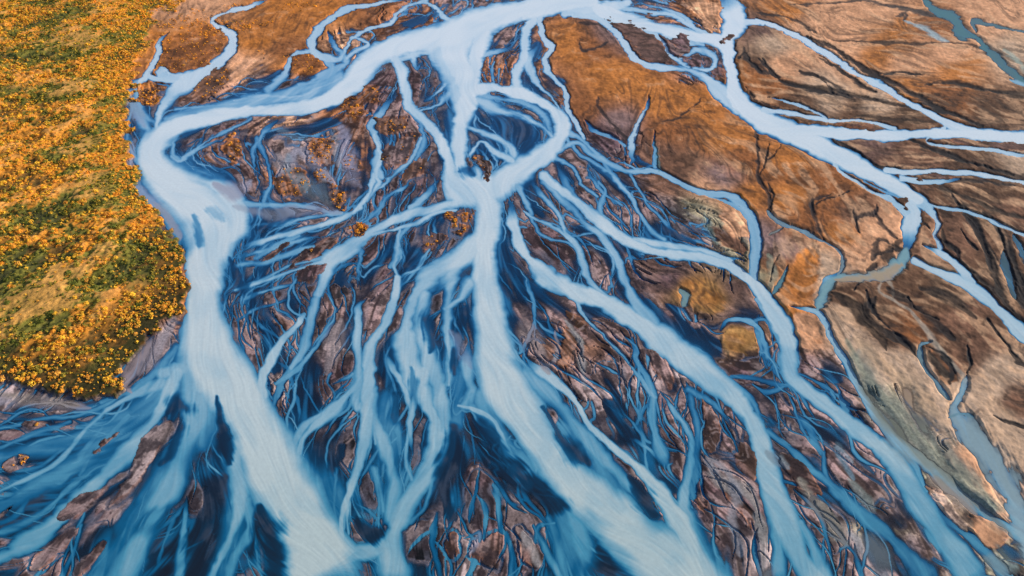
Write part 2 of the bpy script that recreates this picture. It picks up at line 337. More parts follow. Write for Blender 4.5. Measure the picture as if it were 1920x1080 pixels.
# dark gullies, bank shadow painted into their colour, and dry dark channels  r,g,b drop_m
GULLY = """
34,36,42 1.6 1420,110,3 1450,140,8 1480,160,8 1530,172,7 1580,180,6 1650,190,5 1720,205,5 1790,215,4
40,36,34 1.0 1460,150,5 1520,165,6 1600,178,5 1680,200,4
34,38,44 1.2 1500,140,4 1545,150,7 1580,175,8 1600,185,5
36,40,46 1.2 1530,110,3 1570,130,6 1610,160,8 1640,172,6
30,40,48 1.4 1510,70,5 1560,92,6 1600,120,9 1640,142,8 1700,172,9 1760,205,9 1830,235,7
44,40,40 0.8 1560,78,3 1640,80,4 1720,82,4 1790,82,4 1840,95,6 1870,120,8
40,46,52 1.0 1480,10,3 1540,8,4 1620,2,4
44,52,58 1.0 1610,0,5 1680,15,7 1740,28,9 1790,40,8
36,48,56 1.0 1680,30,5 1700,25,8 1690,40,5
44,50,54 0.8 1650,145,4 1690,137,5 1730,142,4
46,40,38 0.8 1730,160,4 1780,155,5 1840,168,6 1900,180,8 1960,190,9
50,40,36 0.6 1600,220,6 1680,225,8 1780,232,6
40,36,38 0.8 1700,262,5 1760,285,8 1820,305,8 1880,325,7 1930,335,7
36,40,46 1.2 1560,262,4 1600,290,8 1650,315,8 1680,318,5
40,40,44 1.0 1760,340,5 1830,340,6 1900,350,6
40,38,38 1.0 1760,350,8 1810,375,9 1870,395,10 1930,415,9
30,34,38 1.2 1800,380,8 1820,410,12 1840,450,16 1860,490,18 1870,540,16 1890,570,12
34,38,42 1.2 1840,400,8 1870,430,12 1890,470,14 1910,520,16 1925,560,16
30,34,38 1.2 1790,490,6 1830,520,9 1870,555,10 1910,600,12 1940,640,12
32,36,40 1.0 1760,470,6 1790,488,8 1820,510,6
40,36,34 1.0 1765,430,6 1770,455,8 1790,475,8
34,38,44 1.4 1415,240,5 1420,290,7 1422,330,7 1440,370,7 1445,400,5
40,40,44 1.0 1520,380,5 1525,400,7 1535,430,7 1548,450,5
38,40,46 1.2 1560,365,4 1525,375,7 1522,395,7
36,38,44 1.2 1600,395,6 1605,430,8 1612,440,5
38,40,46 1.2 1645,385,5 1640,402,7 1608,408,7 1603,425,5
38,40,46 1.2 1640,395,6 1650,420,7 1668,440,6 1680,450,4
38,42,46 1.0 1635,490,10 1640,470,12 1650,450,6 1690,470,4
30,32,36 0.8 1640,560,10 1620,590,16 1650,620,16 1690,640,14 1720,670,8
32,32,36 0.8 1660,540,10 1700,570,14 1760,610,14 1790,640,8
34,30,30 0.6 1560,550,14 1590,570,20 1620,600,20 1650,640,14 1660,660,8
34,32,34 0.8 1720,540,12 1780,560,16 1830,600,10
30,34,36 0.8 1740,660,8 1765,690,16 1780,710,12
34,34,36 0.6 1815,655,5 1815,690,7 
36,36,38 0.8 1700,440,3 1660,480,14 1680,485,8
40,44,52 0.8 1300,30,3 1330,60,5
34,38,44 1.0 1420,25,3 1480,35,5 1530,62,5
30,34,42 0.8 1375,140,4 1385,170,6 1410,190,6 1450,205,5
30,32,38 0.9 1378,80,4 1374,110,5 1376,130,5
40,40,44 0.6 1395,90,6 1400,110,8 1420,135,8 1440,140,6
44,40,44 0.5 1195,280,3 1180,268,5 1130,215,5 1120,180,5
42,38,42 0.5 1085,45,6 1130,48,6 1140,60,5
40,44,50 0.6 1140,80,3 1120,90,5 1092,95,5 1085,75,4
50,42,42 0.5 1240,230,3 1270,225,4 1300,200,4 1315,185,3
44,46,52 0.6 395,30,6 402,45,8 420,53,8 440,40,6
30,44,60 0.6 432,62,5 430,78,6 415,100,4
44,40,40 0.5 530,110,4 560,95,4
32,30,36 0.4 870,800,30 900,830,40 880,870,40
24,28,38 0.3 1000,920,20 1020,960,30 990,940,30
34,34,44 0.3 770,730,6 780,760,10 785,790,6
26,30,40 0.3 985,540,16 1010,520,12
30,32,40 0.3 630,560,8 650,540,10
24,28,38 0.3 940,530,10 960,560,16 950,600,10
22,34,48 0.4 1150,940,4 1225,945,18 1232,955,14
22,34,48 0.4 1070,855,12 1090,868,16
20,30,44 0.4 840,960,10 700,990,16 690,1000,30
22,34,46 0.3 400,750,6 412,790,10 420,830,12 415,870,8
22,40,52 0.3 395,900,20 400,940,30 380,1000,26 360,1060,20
"""
# islands raised above the water: colour, height, scrub density, label, outline
ISLES = """
o .9 .5|small brown scrub covered island right of the big left bend|418,262 432,254 448,268 452,290 440,306 425,300 410,285
o .8 .6|brown scrub island with orange bushes under the long upper channel|640,188 668,180 682,200 682,215 660,222 645,212
o .9 .5|round brown island with dotted yellow bushes in the left flats|575,272 585,258 605,258 624,268 626,285 612,300 598,312 578,300
o .8 .6|long narrow island trimmed with glowing orange bushes|588,325 608,318 620,330 634,350 626,354 604,345
o .8 .3|dark brown round island with scrub south west of the round one|520,322 545,310 570,325 578,345 555,368 530,372 512,350
R .6 .4|small tan island edged with orange tufts beside the grey flats|645,298 660,294 680,305 682,318 668,325 650,318
o .5 .3|low rusty island hugging the long upper channel|672,165 700,160 712,185 700,205 685,190
R .4 .3|brown oval island below the rusty one|700,222 720,216 752,220 757,240 735,257 712,250
m .4 .05|flat mauve sandbar between two curling side streams|722,280 750,262 778,250 770,285 760,310 728,316
S .8 .15|triangular brown island inside the white confluence|888,290 910,296 925,298 918,340 910,335 900,310
o .7 .3|brown wedge island by the top left braids|548,110 575,98 610,112 600,125 565,138 548,130
o .7 .2|bank island with yellow scrub between two upper left channels|318,70 395,50 425,65 415,95 385,125 330,138 300,120 308,90
R .5 .3|small orange brown island under the pale upper left channel|362,165 400,130 428,125 430,150 400,180 372,180
O .5 .9|scrub covered islet beside the left forest edge|255,160 280,155 300,175 300,190 280,200 260,190
S .8 .0|broad dark brown striped island between the upper right channels|1135,36 1180,40 1220,55 1245,80 1255,110 1240,118 1200,112 1185,90 1165,60
M .8 .0|dark knobbly island left of the right trunk channel|1250,70 1275,65 1295,82 1280,110 1265,95
M .6 .0|small rounded dark island above the right channel junction|1332,133 1350,128 1357,145 1345,148
o .8 .0|narrow rusty island in the right braid delta|1212,30 1240,28 1268,45 1250,46
T .8 .05|tan and rust island with a pointed foot left of the top right channel|1280,5 1340,0 1355,20 1345,40 1328,60 1305,35
S .9 .0|dark brown wedge island in the right trunk near the junction|1350,78 1370,62 1378,65 1360,80
S .7 .0|long slim dark bar in the far right channel|1570,232 1620,228 1675,240 1640,243
S .7 .0|long slim dark bar at the right edge between two pale channels|1770,264 1820,262 1930,273 1930,284 1850,278
S .5 .0|very thin dark bar in the lower right outlet|1710,331 1750,330 1790,334 1750,337
D .8 .0|dark diamond island in the narrow right cascade|1682,378 1700,372 1706,390 1700,396
D .9 .0|dark oval island beside the narrow right cascade|1722,400 1735,392 1742,405 1735,420 1724,416
M .6 .5|purple bar tipped with bright orange bushes above the lower left braids|640,425 665,415 690,418 680,435 655,445
S .5 .1|long dark bar slanting between blue side streams|560,475 600,455 635,440 625,465 580,490 545,500
S .4 .0|slim brown bar near the left wide bend|480,490 515,465 540,452 538,462 505,490
M .5 .0|dark striped bar in the left centre braids|560,510 590,500 612,495 600,515 570,530
o .5 .8|crescent island dotted with bright orange bushes by the white confluence|832,405 862,392 890,402 884,425 862,440 840,430
M .3 .4|dark wet bar with three orange bushes|795,450 815,440 835,445 825,465 808,485 795,478
R .3 .7|orange bush topped scrap at the grey left flats|630,385 645,378 655,388 640,400
R .3 .7|orange bush scrap right of the mud flat|620,362 640,360 652,372 635,382 622,376
Y .8 .0|ochre oval hummock on the right centre plain|1305,530 1330,525 1352,550 1352,580 1325,595 1300,580 1295,550
Y .7 .0|small ochre hummock below the oval one|1358,625 1385,612 1415,630 1420,665 1390,668 1360,655
R .7 .1|rust edged oval hummock beside the pale green flats|1330,425 1360,430 1400,465 1395,475 1355,465
T .7 .1|tan hummock inside the hooked blue channel|1360,380 1395,400 1408,440 1395,448 1350,420
O .8 .4|oval orange grassed hummock west of the beige creek|1495,475 1525,462 1538,480 1530,530 1505,560 1480,550 1485,510
R .6 .0|dark brown oval bar in the central gravel fan|1048,608 1068,612 1085,640 1082,665 1062,690 1045,680 1055,650
R .6 .0|slim rusty bar edged in pink sand|1062,578 1080,590 1100,615 1102,628 1085,618 1066,600
m .5 .0|flat pinkish grey bar under the central channel|1215,655 1238,665 1262,700 1258,725 1238,715 1222,690
S .7 .0|dark leaf shaped bar in the lower right gravel|1312,738 1335,760 1352,790 1348,830 1330,850 1318,820
S .7 .0|round shouldered dark bar by the lower right white channel|1385,825 1410,845 1422,870 1412,902 1385,880 1375,850
S .7 .0|long dark bar lit along its right rim at lower right|1355,895 1385,925 1415,960 1412,995 1395,990 1370,945
S .5 .0|small dark teardrop bar with an orange tip|1305,920 1320,930 1325,955 1318,970 1306,945
S .8 .0|dark almond shaped bar with a glowing orange rim at bottom centre|970,988 990,1000 1012,1030 1018,1055 1005,1070 985,1055 972,1020
S .8 .0|dark bar with a bright rusty rim near the bottom edge|895,1010 925,998 945,1002 942,1040 935,1070 905,1060 885,1040
S .7 .0|small brown bar with a pale fringe near the bottom edge|838,1000 850,992 862,1005 855,1035 842,1045
m .4 .4|low bar with one bright orange bush at the left edge|5,870 40,850 65,850 55,872 20,890
m .4 .6|low bar with an orange bush cluster near the lower left corner|0,955 30,935 40,942 20,965 -20,985
S .5 .0|dark slit shaped bar in the lower left blue channels|172,848 190,825 225,805 215,825 190,848
P .3 .0|long pale pink bar in the lower left blue channels|240,880 268,820 295,795 325,790 322,818 288,858 268,905 232,938 200,952 215,915
m .25 .0|narrow striped bar above the lower left white channel|110,955 150,925 200,905 195,925 150,970 110,975
m .2 .0|long dark centred bar running out of the lower left corner|60,1040 100,1010 150,985 152,1000 110,1040 60,1075
m .4 .0|small triangular bar above the bottom left edge|140,1065 165,1035 195,1015 185,1045 150,1085
o .5 2.4|bright orange bush clump alone on a bar at the left edge|38,852 58,846 66,856 56,872 40,876
o .5 2.4|orange bush clump on the lowest bar at the left edge|12,948 30,934 42,940 28,956 12,962
o .5 2.0|glowing orange bush tip of the purple bar|662,420 680,414 690,424 682,438 668,440
o .4 1.8|orange bush dot by the white confluence|838,408 852,402 858,418 846,428
o .4 1.8|orange bush dot on the crescent island|862,404 874,404 876,418 864,420
o .4 1.8|lower of the orange bush dots on the wet bar|800,480 812,476 814,488 804,490
m .4 .05|flat pink bar crossed by thin channels near the bottom left forest|35,795 60,785 90,790 88,800 55,808
T .6 .02|rust brown mud island near the lower right corner|1818,965 1850,968 1895,995 1885,1015 1850,1030 1835,1015 1820,990
B .5 .0|sandy tongue between the two lower right blue channels|1730,905 1770,925 1815,955 1820,1000 1800,1000 1760,950
S .7 .0|brown lens bar between braided streams on the right plain|1465,850 1490,860 1520,890 1545,925 1520,930 1490,905 1470,880
T .6 .0|pale tan islet enclosed by blue streams at right|1490,590 1520,585 1530,610 1540,635 1520,640 1495,620
D .7 .0|dark oval islet in the forked beige creek|1740,662 1760,655 1780,690 1790,715 1775,728 1755,700
R .4 .05|mauve island left of the central knot|775,300 790,290 800,315 770,345 752,345
"""
FOREST = "-400,-200 300,-40 290,30 285,60 262,110 250,150 246,190 240,230 246,262 240,300 258,330 268,365 300,400 322,430 338,480 347,530 345,560 335,590 322,600 300,620 272,640 252,660 236,690 232,715 225,738 190,746 150,750 125,742 80,735 40,728 0,716 -60,705 -250,700 -400,690"

# deep dark pools: strength x,y,width
POOLS = """
.6 362,405,12 370,430,24 378,460,14
.35 395,392,16 412,400,26 420,412,14
.8 318,772,12 335,755,30 350,765,26
.9 405,745,6 414,780,16 424,825,26 430,870,12
.9 425,895,20 405,930,50 390,985,54 375,1040,44 360,1110,40
.9 488,950,14 502,1000,44 515,1050,50 520,1110,50
.8 1015,765,8 1045,810,24 1075,850,42 1105,868,26
.85 1180,895,12 1205,930,44 1228,962,30
.9 965,880,40 1000,915,44 1045,948,30
.9 850,800,30 850,850,40 830,920,40 850,970,30
.95 672,985,18 690,1000,36 708,1000,26
.6 770,690,8 776,730,22 782,780,14
.6 740,740,10 742,790,18
.9 866,600,20 872,580,20
.8 800,600,30 812,640,24 808,660,8
.8 850,655,14 852,700,12
.8 860,322,8 872,322,24 886,328,10
.8 1240,420,12 1265,440,24 1300,455,10
.7 958,225,24 975,245,50 990,270,26
.8 430,485,8 440,512,24 455,540,20
.8 640,520,24 655,535,20
.7 640,840,20 625,880,16
.6 1140,760,30 1160,800,34 1180,820,16
.7 900,800,30 930,830,30 940,880,30
.7 300,870,8 320,850,16 340,800,20
.8 1120,1030,10 1140,1060,24 1150,1110,24
.7 480,430,10 540,410,12 600,395,8
.6 480,560,30 510,620,30
"""

# dry branching creeks on the right plain: depth of tone x,y,width
CREEKS = """
1 1440,270,3 1436,300,4 1426,330,4
1 1470,265,2 1452,290,3 1440,300,4
1 1590,360,3 1570,372,4 1550,372,5 1528,385,5
1 1700,470,5 1670,470,5 1640,478,8
1 1640,500,8 1610,530,4 1600,545,3
1 1620,545,4 1640,590,8 1680,630,8 1710,660,5 1730,680,3
1 1700,560,4 1720,585,6 1760,600,4
1 1735,650,4 1770,665,10 1785,700,16 1782,722,8
1 1812,650,4 1818,680,7 1812,700,4
1 1850,600,4 1880,640,6 1910,680,8 1935,690,8
1 1860,780,4 1880,790,6 1910,800,8 1935,810,8
1 1730,420,3 1760,450,5 1790,470,8 1800,500,10 1820,515,8
1 1780,365,3 1800,395,10 1826,430,14 1846,470,14 1856,505,10
1 1860,410,6 1880,450,10 1890,500,14 1905,545,16 1935,590,16
1 1800,430,3 1812,450,5 1830,470,6
1 1430,112,4 1445,135,7 1475,158,8 1525,170,7 1570,178,5
1 1500,135,4 1540,152,6 1562,176,6
1 1535,105,4 1575,132,7 1612,158,8 1640,172,6
1 1400,165,3 1420,190,6 1460,202,5
1 1386,110,5 1398,100,4 1410,120,6 1424,135,6
1 1600,148,4 1640,140,4 1690,138,5 1740,142,3
1 1740,160,4 1790,158,5 1840,170,6 1890,178,5
1 1690,255,4 1730,275,6 1790,298,8 1850,315,8 1900,328,6
1 1570,262,4 1605,288,8 1640,310,9 1690,318,6
1 1440,395,4 1448,370,6 1440,345,6
1 1460,480,3 1450,500,4 1444,530,3
1 1510,70,4 1555,85,6 1600,115,8 1650,146,8 1710,175,8 1770,208,8 1840,236,6
"""
# ---------------------------------------------------------------- camera geometry and survey -> ground
H_CAM, PITCH, F = 160.0, math.radians(42.0), 1280.0
SP, CP = math.sin(PITCH), math.cos(PITCH)

def ground(px, py):
    """point of the river plain (z = 0) under a survey position"""
    xc = (px - 960.0) / F
    yc = -(py - 540.0) / F
    t = H_CAM / (SP - yc * CP)
    return xc * t, (CP + yc * SP) * t, t

# ---------------------------------------------------------------- noise
def _hash(ix, iy, seed):
    h = (ix.astype(np.uint32) * np.uint32(374761393)) ^ (iy.astype(np.uint32) * np.uint32(668265263)) ^ np.uint32((seed * 2246822519) & 0xffffffff)
    h = (h ^ (h >> np.uint32(13))) * np.uint32(1274126177)
    h = h ^ (h >> np.uint32(16))
    return (h & np.uint32(0xffff)).astype(np.float32) / 65535.0

def vnoise(x, y, seed=0):
    xf = np.floor(x); yf = np.floor(y)
    fx = (x - xf).astype(np.float32); fy = (y - yf).astype(np.float32)
    ix = xf.astype(np.int64); iy = yf.astype(np.int64)
    fx = fx * fx * (3 - 2 * fx); fy = fy * fy * (3 - 2 * fy)
    a = _hash(ix, iy, seed); b = _hash(ix + 1, iy, seed)
    c = _hash(ix, iy + 1, seed); d = _hash(ix + 1, iy + 1, seed)
    return (a + (b - a) * fx) * (1 - fy) + (c + (d - c) * fx) * fy

def fbm(x, y, scale, octaves=4, seed=0, gain=0.5):
    s = 0; amp = 1.0; tot = 0
    for o in range(octaves):
        k = 2.0 ** o / scale
        s = s + amp * vnoise(x * k + 17.3 * o, y * k - 9.1 * o, seed + o * 7)
        tot += amp; amp *= gain
    return s / tot          # ~0..1, mean .5

def sstep(a, b, x):
    t = np.clip((x - a) / (b - a), 0, 1)
    return t * t * (3 - 2 * t)

def rank01(a):
    """spread the values of a field evenly over 0..1"""
    s = np.sort(a.ravel()[::37])
    q = np.linspace(0, 1, 256)
    return np.interp(a, s[(q * (len(s) - 1)).astype(int)], q).astype(np.float32)

# ---------------------------------------------------------------- survey grid
ST = 1.4
gx = np.arange(-170, 2092, ST, dtype=np.float32)
gy = np.arange(-75, 1210, ST, dtype=np.float32)
NX, NY = len(gx), len(gy)
PX, PY = np.meshgrid(gx, gy)
WX, WY, WT = ground(PX, PY)
WX = WX.astype(np.float32); WY = WY.astype(np.float32)
MPP = (WT / F).astype(np.float32)         # metres per survey unit

# natural wobble for every traced outline
wob = 0.9 + 0 * PX
DXW = (fbm(WX, WY, 9.0, 3, 11) - .5) * 9.0 + (fbm(WX, WY, 2.5, 2, 12) - .5) * 4.0
DYW = (fbm(WX, WY, 9.0, 3, 21) - .5) * 6.5 + (fbm(WX, WY, 2.5, 2, 22) - .5) * 3.0
QX = PX + DXW; QY = PY + DYW

def parse_pts(tokens):
    return np.array([[float(v) for v in t.split(',')] for t in tokens], dtype=np.float64)

def spline(p, step=3.0, closed=False):
    n = len(p); out = []
    rng = range(n) if closed else range(n - 1)
    for i in rng:
        if closed:
            a, b, c, d = p[(i - 1) % n], p[i], p[(i + 1) % n], p[(i + 2) % n]
        else:
            a, b, c, d = p[max(i - 1, 0)], p[i], p[i + 1], p[min(i + 2, n - 1)]
        L = math.hypot(*(c - b)[:2]); m = max(2, int(L / step))
        for k in range(m):
            t = k / m
            out.append(.5 * ((2 * b) + (-a + c) * t + (2 * a - 5 * b + 4 * c - d) * t * t + (-a + 3 * b - 3 * c + d) * t ** 3))
    if not closed: out.append(p[-1])
    return np.array(out)

def window(x0, x1, y0, y1):
    i0 = int(np.clip((x0 - gx[0]) / ST, 0, NX)); i1 = int(np.clip((x1 - gx[0]) / ST + 2, 0, NX))
    j0 = int(np.clip((y0 - gy[0]) / ST, 0, NY)); j1 = int(np.clip((y1 - gy[0]) / ST + 2, 0, NY))
    return i0, i1, j0, j1

def raster(pts, reach, minreach=8.0, wmul=1.0, ends=(0, 0)):
    """e = distance / half width around a polyline (x,y,w); reach = how far out in half widths.
    Returns the window and e (big where far)."""
    s = spline(pts)
    seg = np.hypot(*np.diff(s[:, :2], axis=0).T); arc = np.concatenate([[0], np.cumsum(seg)])
    tl = np.clip(1.6 * s[:, 2], 14, 40)                     # loose ends thin out
    da = arc if not ends[0] else arc + 1e3
    db = arc[-1] - arc if not ends[1] else arc[-1] - arc + 1e3
    ft = np.clip(np.minimum(da, db) / tl, 0, 1)
    ft = .35 + .65 * ft * (2 - ft)
    fade = np.clip(np.minimum(da, db) / np.maximum(tl, 34), 0, 1) ** 1.3
    ph = float(s[0, 0] * .37 + s[0, 1] * .73)
    vary = vnoise(arc / 34. + ph, arc * 0 + ph, 17) * .55 + vnoise(arc / 12. + ph, arc * 0 - ph, 18) * .3 + .58
    w = np.maximum(s[:, 2] * wmul * ft * np.where(s[:, 2] < 45, vary, .85 + .15 * vary), 1.0)
    rmax = max(reach * w.max() / 2, minreach) + 9
    I0, I1, J0, J1 = window(s[:, 0].min() - rmax, s[:, 0].max() + rmax, s[:, 1].min() - rmax, s[:, 1].max() + rmax)
    if I1 <= I0 or J1 <= J0: return None
    E = np.full((J1 - J0, I1 - I0), 99.0, np.float32)
    U = np.ones_like(E)
    n = len(s)
    for k in range(n - 1):
        ax, ay = s[k, 0], s[k, 1]; bx, by = s[k + 1, 0], s[k + 1, 1]
        r = max(reach * max(w[k], w[k + 1]) / 2, minreach) + 8
        i0, i1, j0, j1 = window(min(ax, bx) - r, max(ax, bx) + r, min(ay, by) - r, max(ay, by) + r)
        if i1 <= i0 or j1 <= j0: continue
        X = QX[j0:j1, i0:i1]; Y = QY[j0:j1, i0:i1]
        dx, dy = bx - ax, by - ay; L2 = dx * dx + dy * dy + 1e-6
        t = np.clip(((X - ax) * dx + (Y - ay) * dy) / L2, 0, 1)
        d = np.hypot(X - ax - t * dx, Y - ay - t * dy)
        e = d / ((w[k] + (w[k + 1] - w[k]) * t) / 2)
        sub = E[j0 - J0:j1 - J0, i0 - I0:i1 - I0]
        su = U[j0 - J0:j1 - J0, i0 - I0:i1 - I0]; mk = e < sub
        sub[mk] = e[mk]; su[mk] = (fade[k] + (fade[k + 1] - fade[k]) * t)[mk]
    return (slice(J0, J1), slice(I0, I1)), E, U

def signed(poly, pad=30):
    """signed distance (survey units, negative inside) to a closed outline"""
    s = spline(poly, 4.0, closed=True)
    I0, I1, J0, J1 = window(s[:, 0].min() - pad, s[:, 0].max() + pad, s[:, 1].min() - pad, s[:, 1].max() + pad)
    X = QX[J0:J1, I0:I1]; Y = QY[J0:J1, I0:I1]
    D = np.full(X.shape, 1e9, np.float32); ins = np.zeros(X.shape, bool)
    n = len(s)
    for k in range(n):
        ax, ay = s[k]; bx, by = s[(k + 1) % n]
        dx, dy = bx - ax, by - ay; L2 = dx * dx + dy * dy + 1e-9
        t = np.clip(((X - ax) * dx + (Y - ay) * dy) / L2, 0, 1)
        np.minimum(D, np.hypot(X - ax - t * dx, Y - ay - t * dy), out=D)
        c = ((ay > Y) != (by > Y)) & (X < dx * (Y - ay) / (dy if abs(dy) > 1e-9 else 1e-9) + ax)
        ins ^= c
    return (slice(J0, J1), slice(I0, I1)), np.where(ins, -D, D)

def lin(c):
    c = np.asarray(c, np.float32) / 255.0
    return np.where(c <= .04045, c / 12.92, ((c + .055) / 1.055) ** 2.4).astype(np.float32)

water_strokes = []
for ln in WATER.strip().splitlines():
    tk = ln.split(); water_strokes.append((float(tk[0]), parse_pts(tk[1:])))
silt_strokes = []
for ln in SILT.strip().splitlines():
    tk = ln.split(); w_, a_ = tk[1].split(',')
    silt_strokes.append((lin([float(v) for v in tk[0].split(',')]), int(w_), float(a_), parse_pts(tk[2:])))
gully_strokes = []
for ln in GULLY.strip().splitlines():
    tk = ln.split(); gully_strokes.append((lin([float(v) for v in tk[0].split(',')]), float(tk[1]), parse_pts(tk[2:])))

# ---------------------------------------------------------------- flow direction
fp = []
for T, p in water_strokes:
    s = spline(p, 12.0); d = np.gradient(s[:, :2], axis=0); d /= np.linalg.norm(d, axis=1, keepdims=True) + 1e-9
    for a, b, w in zip(s[:, :2], d, s[:, 2]): fp.append((a[0], a[1], b[0], b[1], 6 + w * .5))
for _, _, p in gully_strokes:
    s = spline(p, 12.0); d = np.gradient(s[:, :2], axis=0); d /= np.linalg.norm(d, axis=1, keepdims=True) + 1e-9
    for a, b, w in zip(s[:, :2], d, s[:, 2]): fp.append((a[0], a[1], b[0], b[1], 6.0))
fp = np.array(fp, np.float32)
K = 9
cx, cy = PX[::K, ::K], PY[::K, ::K]
FX = np.zeros(cx.shape, np.float32); FY = np.zeros(cx.shape, np.float32)
for c0 in range(0, len(fp), 400):
    q = fp[c0:c0 + 400]
    d2 = (cx[..., None] - q[:, 0]) ** 2 + (cy[..., None] - q[:, 1]) ** 2
    wgt = 1.0 / (d2 / q[:, 4] ** 2 + .6) ** 1.7
    FX += (wgt * q[:, 2]).sum(-1); FY += (wgt * q[:, 3]).sum(-1)

def upsample(a, kk=K):
    jj = np.arange(NY) / kk; ii = np.arange(NX) / kk
    j0 = np.minimum(jj.astype(int), a.shape[0] - 2 if a.shape[0] > 1 else 0); i0 = np.minimum(ii.astype(int), a.shape[1] - 2)
    fj = np.clip(jj - j0, 0, 1)[:, None].astype(np.float32); fi = np.clip(ii - i0, 0, 1)[None].astype(np.float32)
    A = a[j0]; B = a[j0 + 1]
    top = A[:, i0] * (1 - fi) + A[:, i0 + 1] * fi; bot = B[:, i0] * (1 - fi) + B[:, i0 + 1] * fi
    return (top * (1 - fj) + bot * fj).astype(np.float32)

FX = upsample(FX); FY = upsample(FY)
n_ = np.hypot(FX, FY) + 1e-6; FX /= n_; FY /= n_
ang = (fbm(WX, WY, 26.0, 3, 5) - .5) * 1.7        # the flow wanders
ca, sa = np.cos(ang), np.sin(ang)
FX, FY = FX * ca - FY * sa, FX * sa + FY * ca

def lic(noise, L, step=1.3, curve=None):
    """average the noise along the flow: long streaks that follow the streams"""
    acc = noise.copy(); cnt = 1.0
    for sgn in (-1, 1):
        x = (PX - gx[0]) / ST; y = (PY - gy[0]) / ST
        for k in range(L):
            xi = np.clip(x + .5, 0, NX - 1).astype(np.int32); yi = np.clip(y + .5, 0, NY - 1).astype(np.int32)
            idx = yi * NX + xi
            x = x + sgn * step * FX.ravel()[idx]; y = y + sgn * step * FY.ravel()[idx]
            xi = np.clip(x, 0, NX - 1.001); yi = np.clip(y, 0, NY - 1.001)
            x0 = xi.astype(np.int32); y0 = yi.astype(np.int32)
            fx = (xi - x0); fy = (yi - y0); b = y0 * NX + x0; r = noise.ravel()
            wk = 0.5 + 0.5 * math.cos(math.pi * k / L)
            acc += wk * ((r[b] * (1 - fx) + r[b + 1] * fx) * (1 - fy) + (r[b + NX] * (1 - fx) + r[b + NX + 1] * fx) * fy)
            cnt += wk
    return (acc / cnt).astype(np.float32)

nf = .5 * fbm(WX, WY, 1.9, 2, 31) + .5 * vnoise(PX / 3.2, PY / 3.2, 33)
nc = fbm(WX, WY, 7.5, 3, 41)
LF = rank01(lic(nf.astype(np.float32), 20))
LC = rank01(lic(nc.astype(np.float32), 26, 1.8))
LM = rank01(lic(fbm(WX, WY, 3.4, 3, 45).astype(np.float32), 20, 1.5))

def contour_threads(A, levels, seed):
    """thin lines that wind along the flow, split and rejoin: distance to level lines of a streaked field"""
    dy, dx = np.gradient(A); g = np.hypot(dx, dy) / ST + .004
    D = np.full(A.shape, 99., np.float32)
    for k, l in enumerate(levels):
        wd = .35 + 2.2 * sstep(.35, .75, fbm(WX, WY, 16., 2, seed + k))
        np.minimum(D, np.abs(A - l) / g / wd, out=D)
    return D
ISO = fbm(WX, WY, 6.0, 5, 51, .6)
ISOB = fbm(WX, WY, 30.0, 4, 61)

# ---------------------------------------------------------------- broad ground colour and wetness
cp = []
for row in CTRL.strip().splitlines():
    for it in row.split(';'):
        a = it.split()
        cp.append((float(a[0]), float(a[1]), *lin(PAL[a[2]]), float(a[3])))
cp = np.array(cp, np.float32)
wx = PX[::K, ::K] + (fbm(WX, WY, 22., 3, 71)[::K, ::K] - .5) * 50; wy = PY[::K, ::K] + (fbm(WX, WY, 22., 3, 72)[::K, ::K] - .5) * 40
acc = np.zeros(wx.shape + (4,), np.float32); tot = np.zeros(wx.shape, np.float32)
for c0 in range(0, len(cp), 60):
    q = cp[c0:c0 + 60]
    d2 = (wx[..., None] - q[:, 0]) ** 2 + (1.5 * (wy[..., None] - q[:, 1])) ** 2
    wgt = 1.0 / (d2 / 900. + .15) ** 2.2
    acc += wgt @ q[:, 2:6]; tot += wgt.sum(-1)
acc /= tot[..., None]
LAND = np.stack([upsample(acc[..., k]) for k in range(3)], -1)
WET = np.clip(upsample(acc[..., 3]), 0, 1) * .84

# ---------------------------------------------------------------- height field, water turbidity, paint layers
mixed = .52 * LC + .28 * LM + .06 * LF + .22 * ISO
mixed = rank01(mixed)
HGT = (mixed - (WET * 1.05)) * 1.3       # dry > 0 > wet
solid = sstep(.12, .02, WET)
HGT = HGT * (1 - solid) + solid * (.22 + .35 * ISOB + .5 * (ISO - .35) + .12 * mixed)
HGT = np.where(WET < .04, np.maximum(HGT, .25), HGT).astype(np.float32)
TUR = (.02 + .20 * LF ** 2.2 + .26 * LC ** 4).astype(np.float32)       # background pools: deep clear blue with milky threads
DRY = sstep(.30, .04, WET)                                     # 1 on the solid plain
THR1 = contour_threads(LC, (.3, .5, .7), 160)
brk = sstep(.42, .56, fbm(WX, WY, 11., 2, 163))
THR = THR1 + 3 * (1 - brk)
tz = sstep(.05, .18, WET)
tline = (1 - sstep(.4, 1.6, THR)) * tz
tl_ok = sstep(-.45, -.1, HGT)
HGT = np.where(tline > .05, np.minimum(HGT, .12 - .3 * tline), HGT)
TUR = np.maximum(TUR, tl_ok * tline * (.10 + .42 * sstep(.3, .7, fbm(WX, WY, 12., 2, 181))) * (.35 + .65 * (1 - WET)))
tdry = (1 - sstep(.5, 1.5, THR1)) * (1 - tz)
CORE = np.zeros_like(TUR)
NEAR = np.zeros_like(TUR)

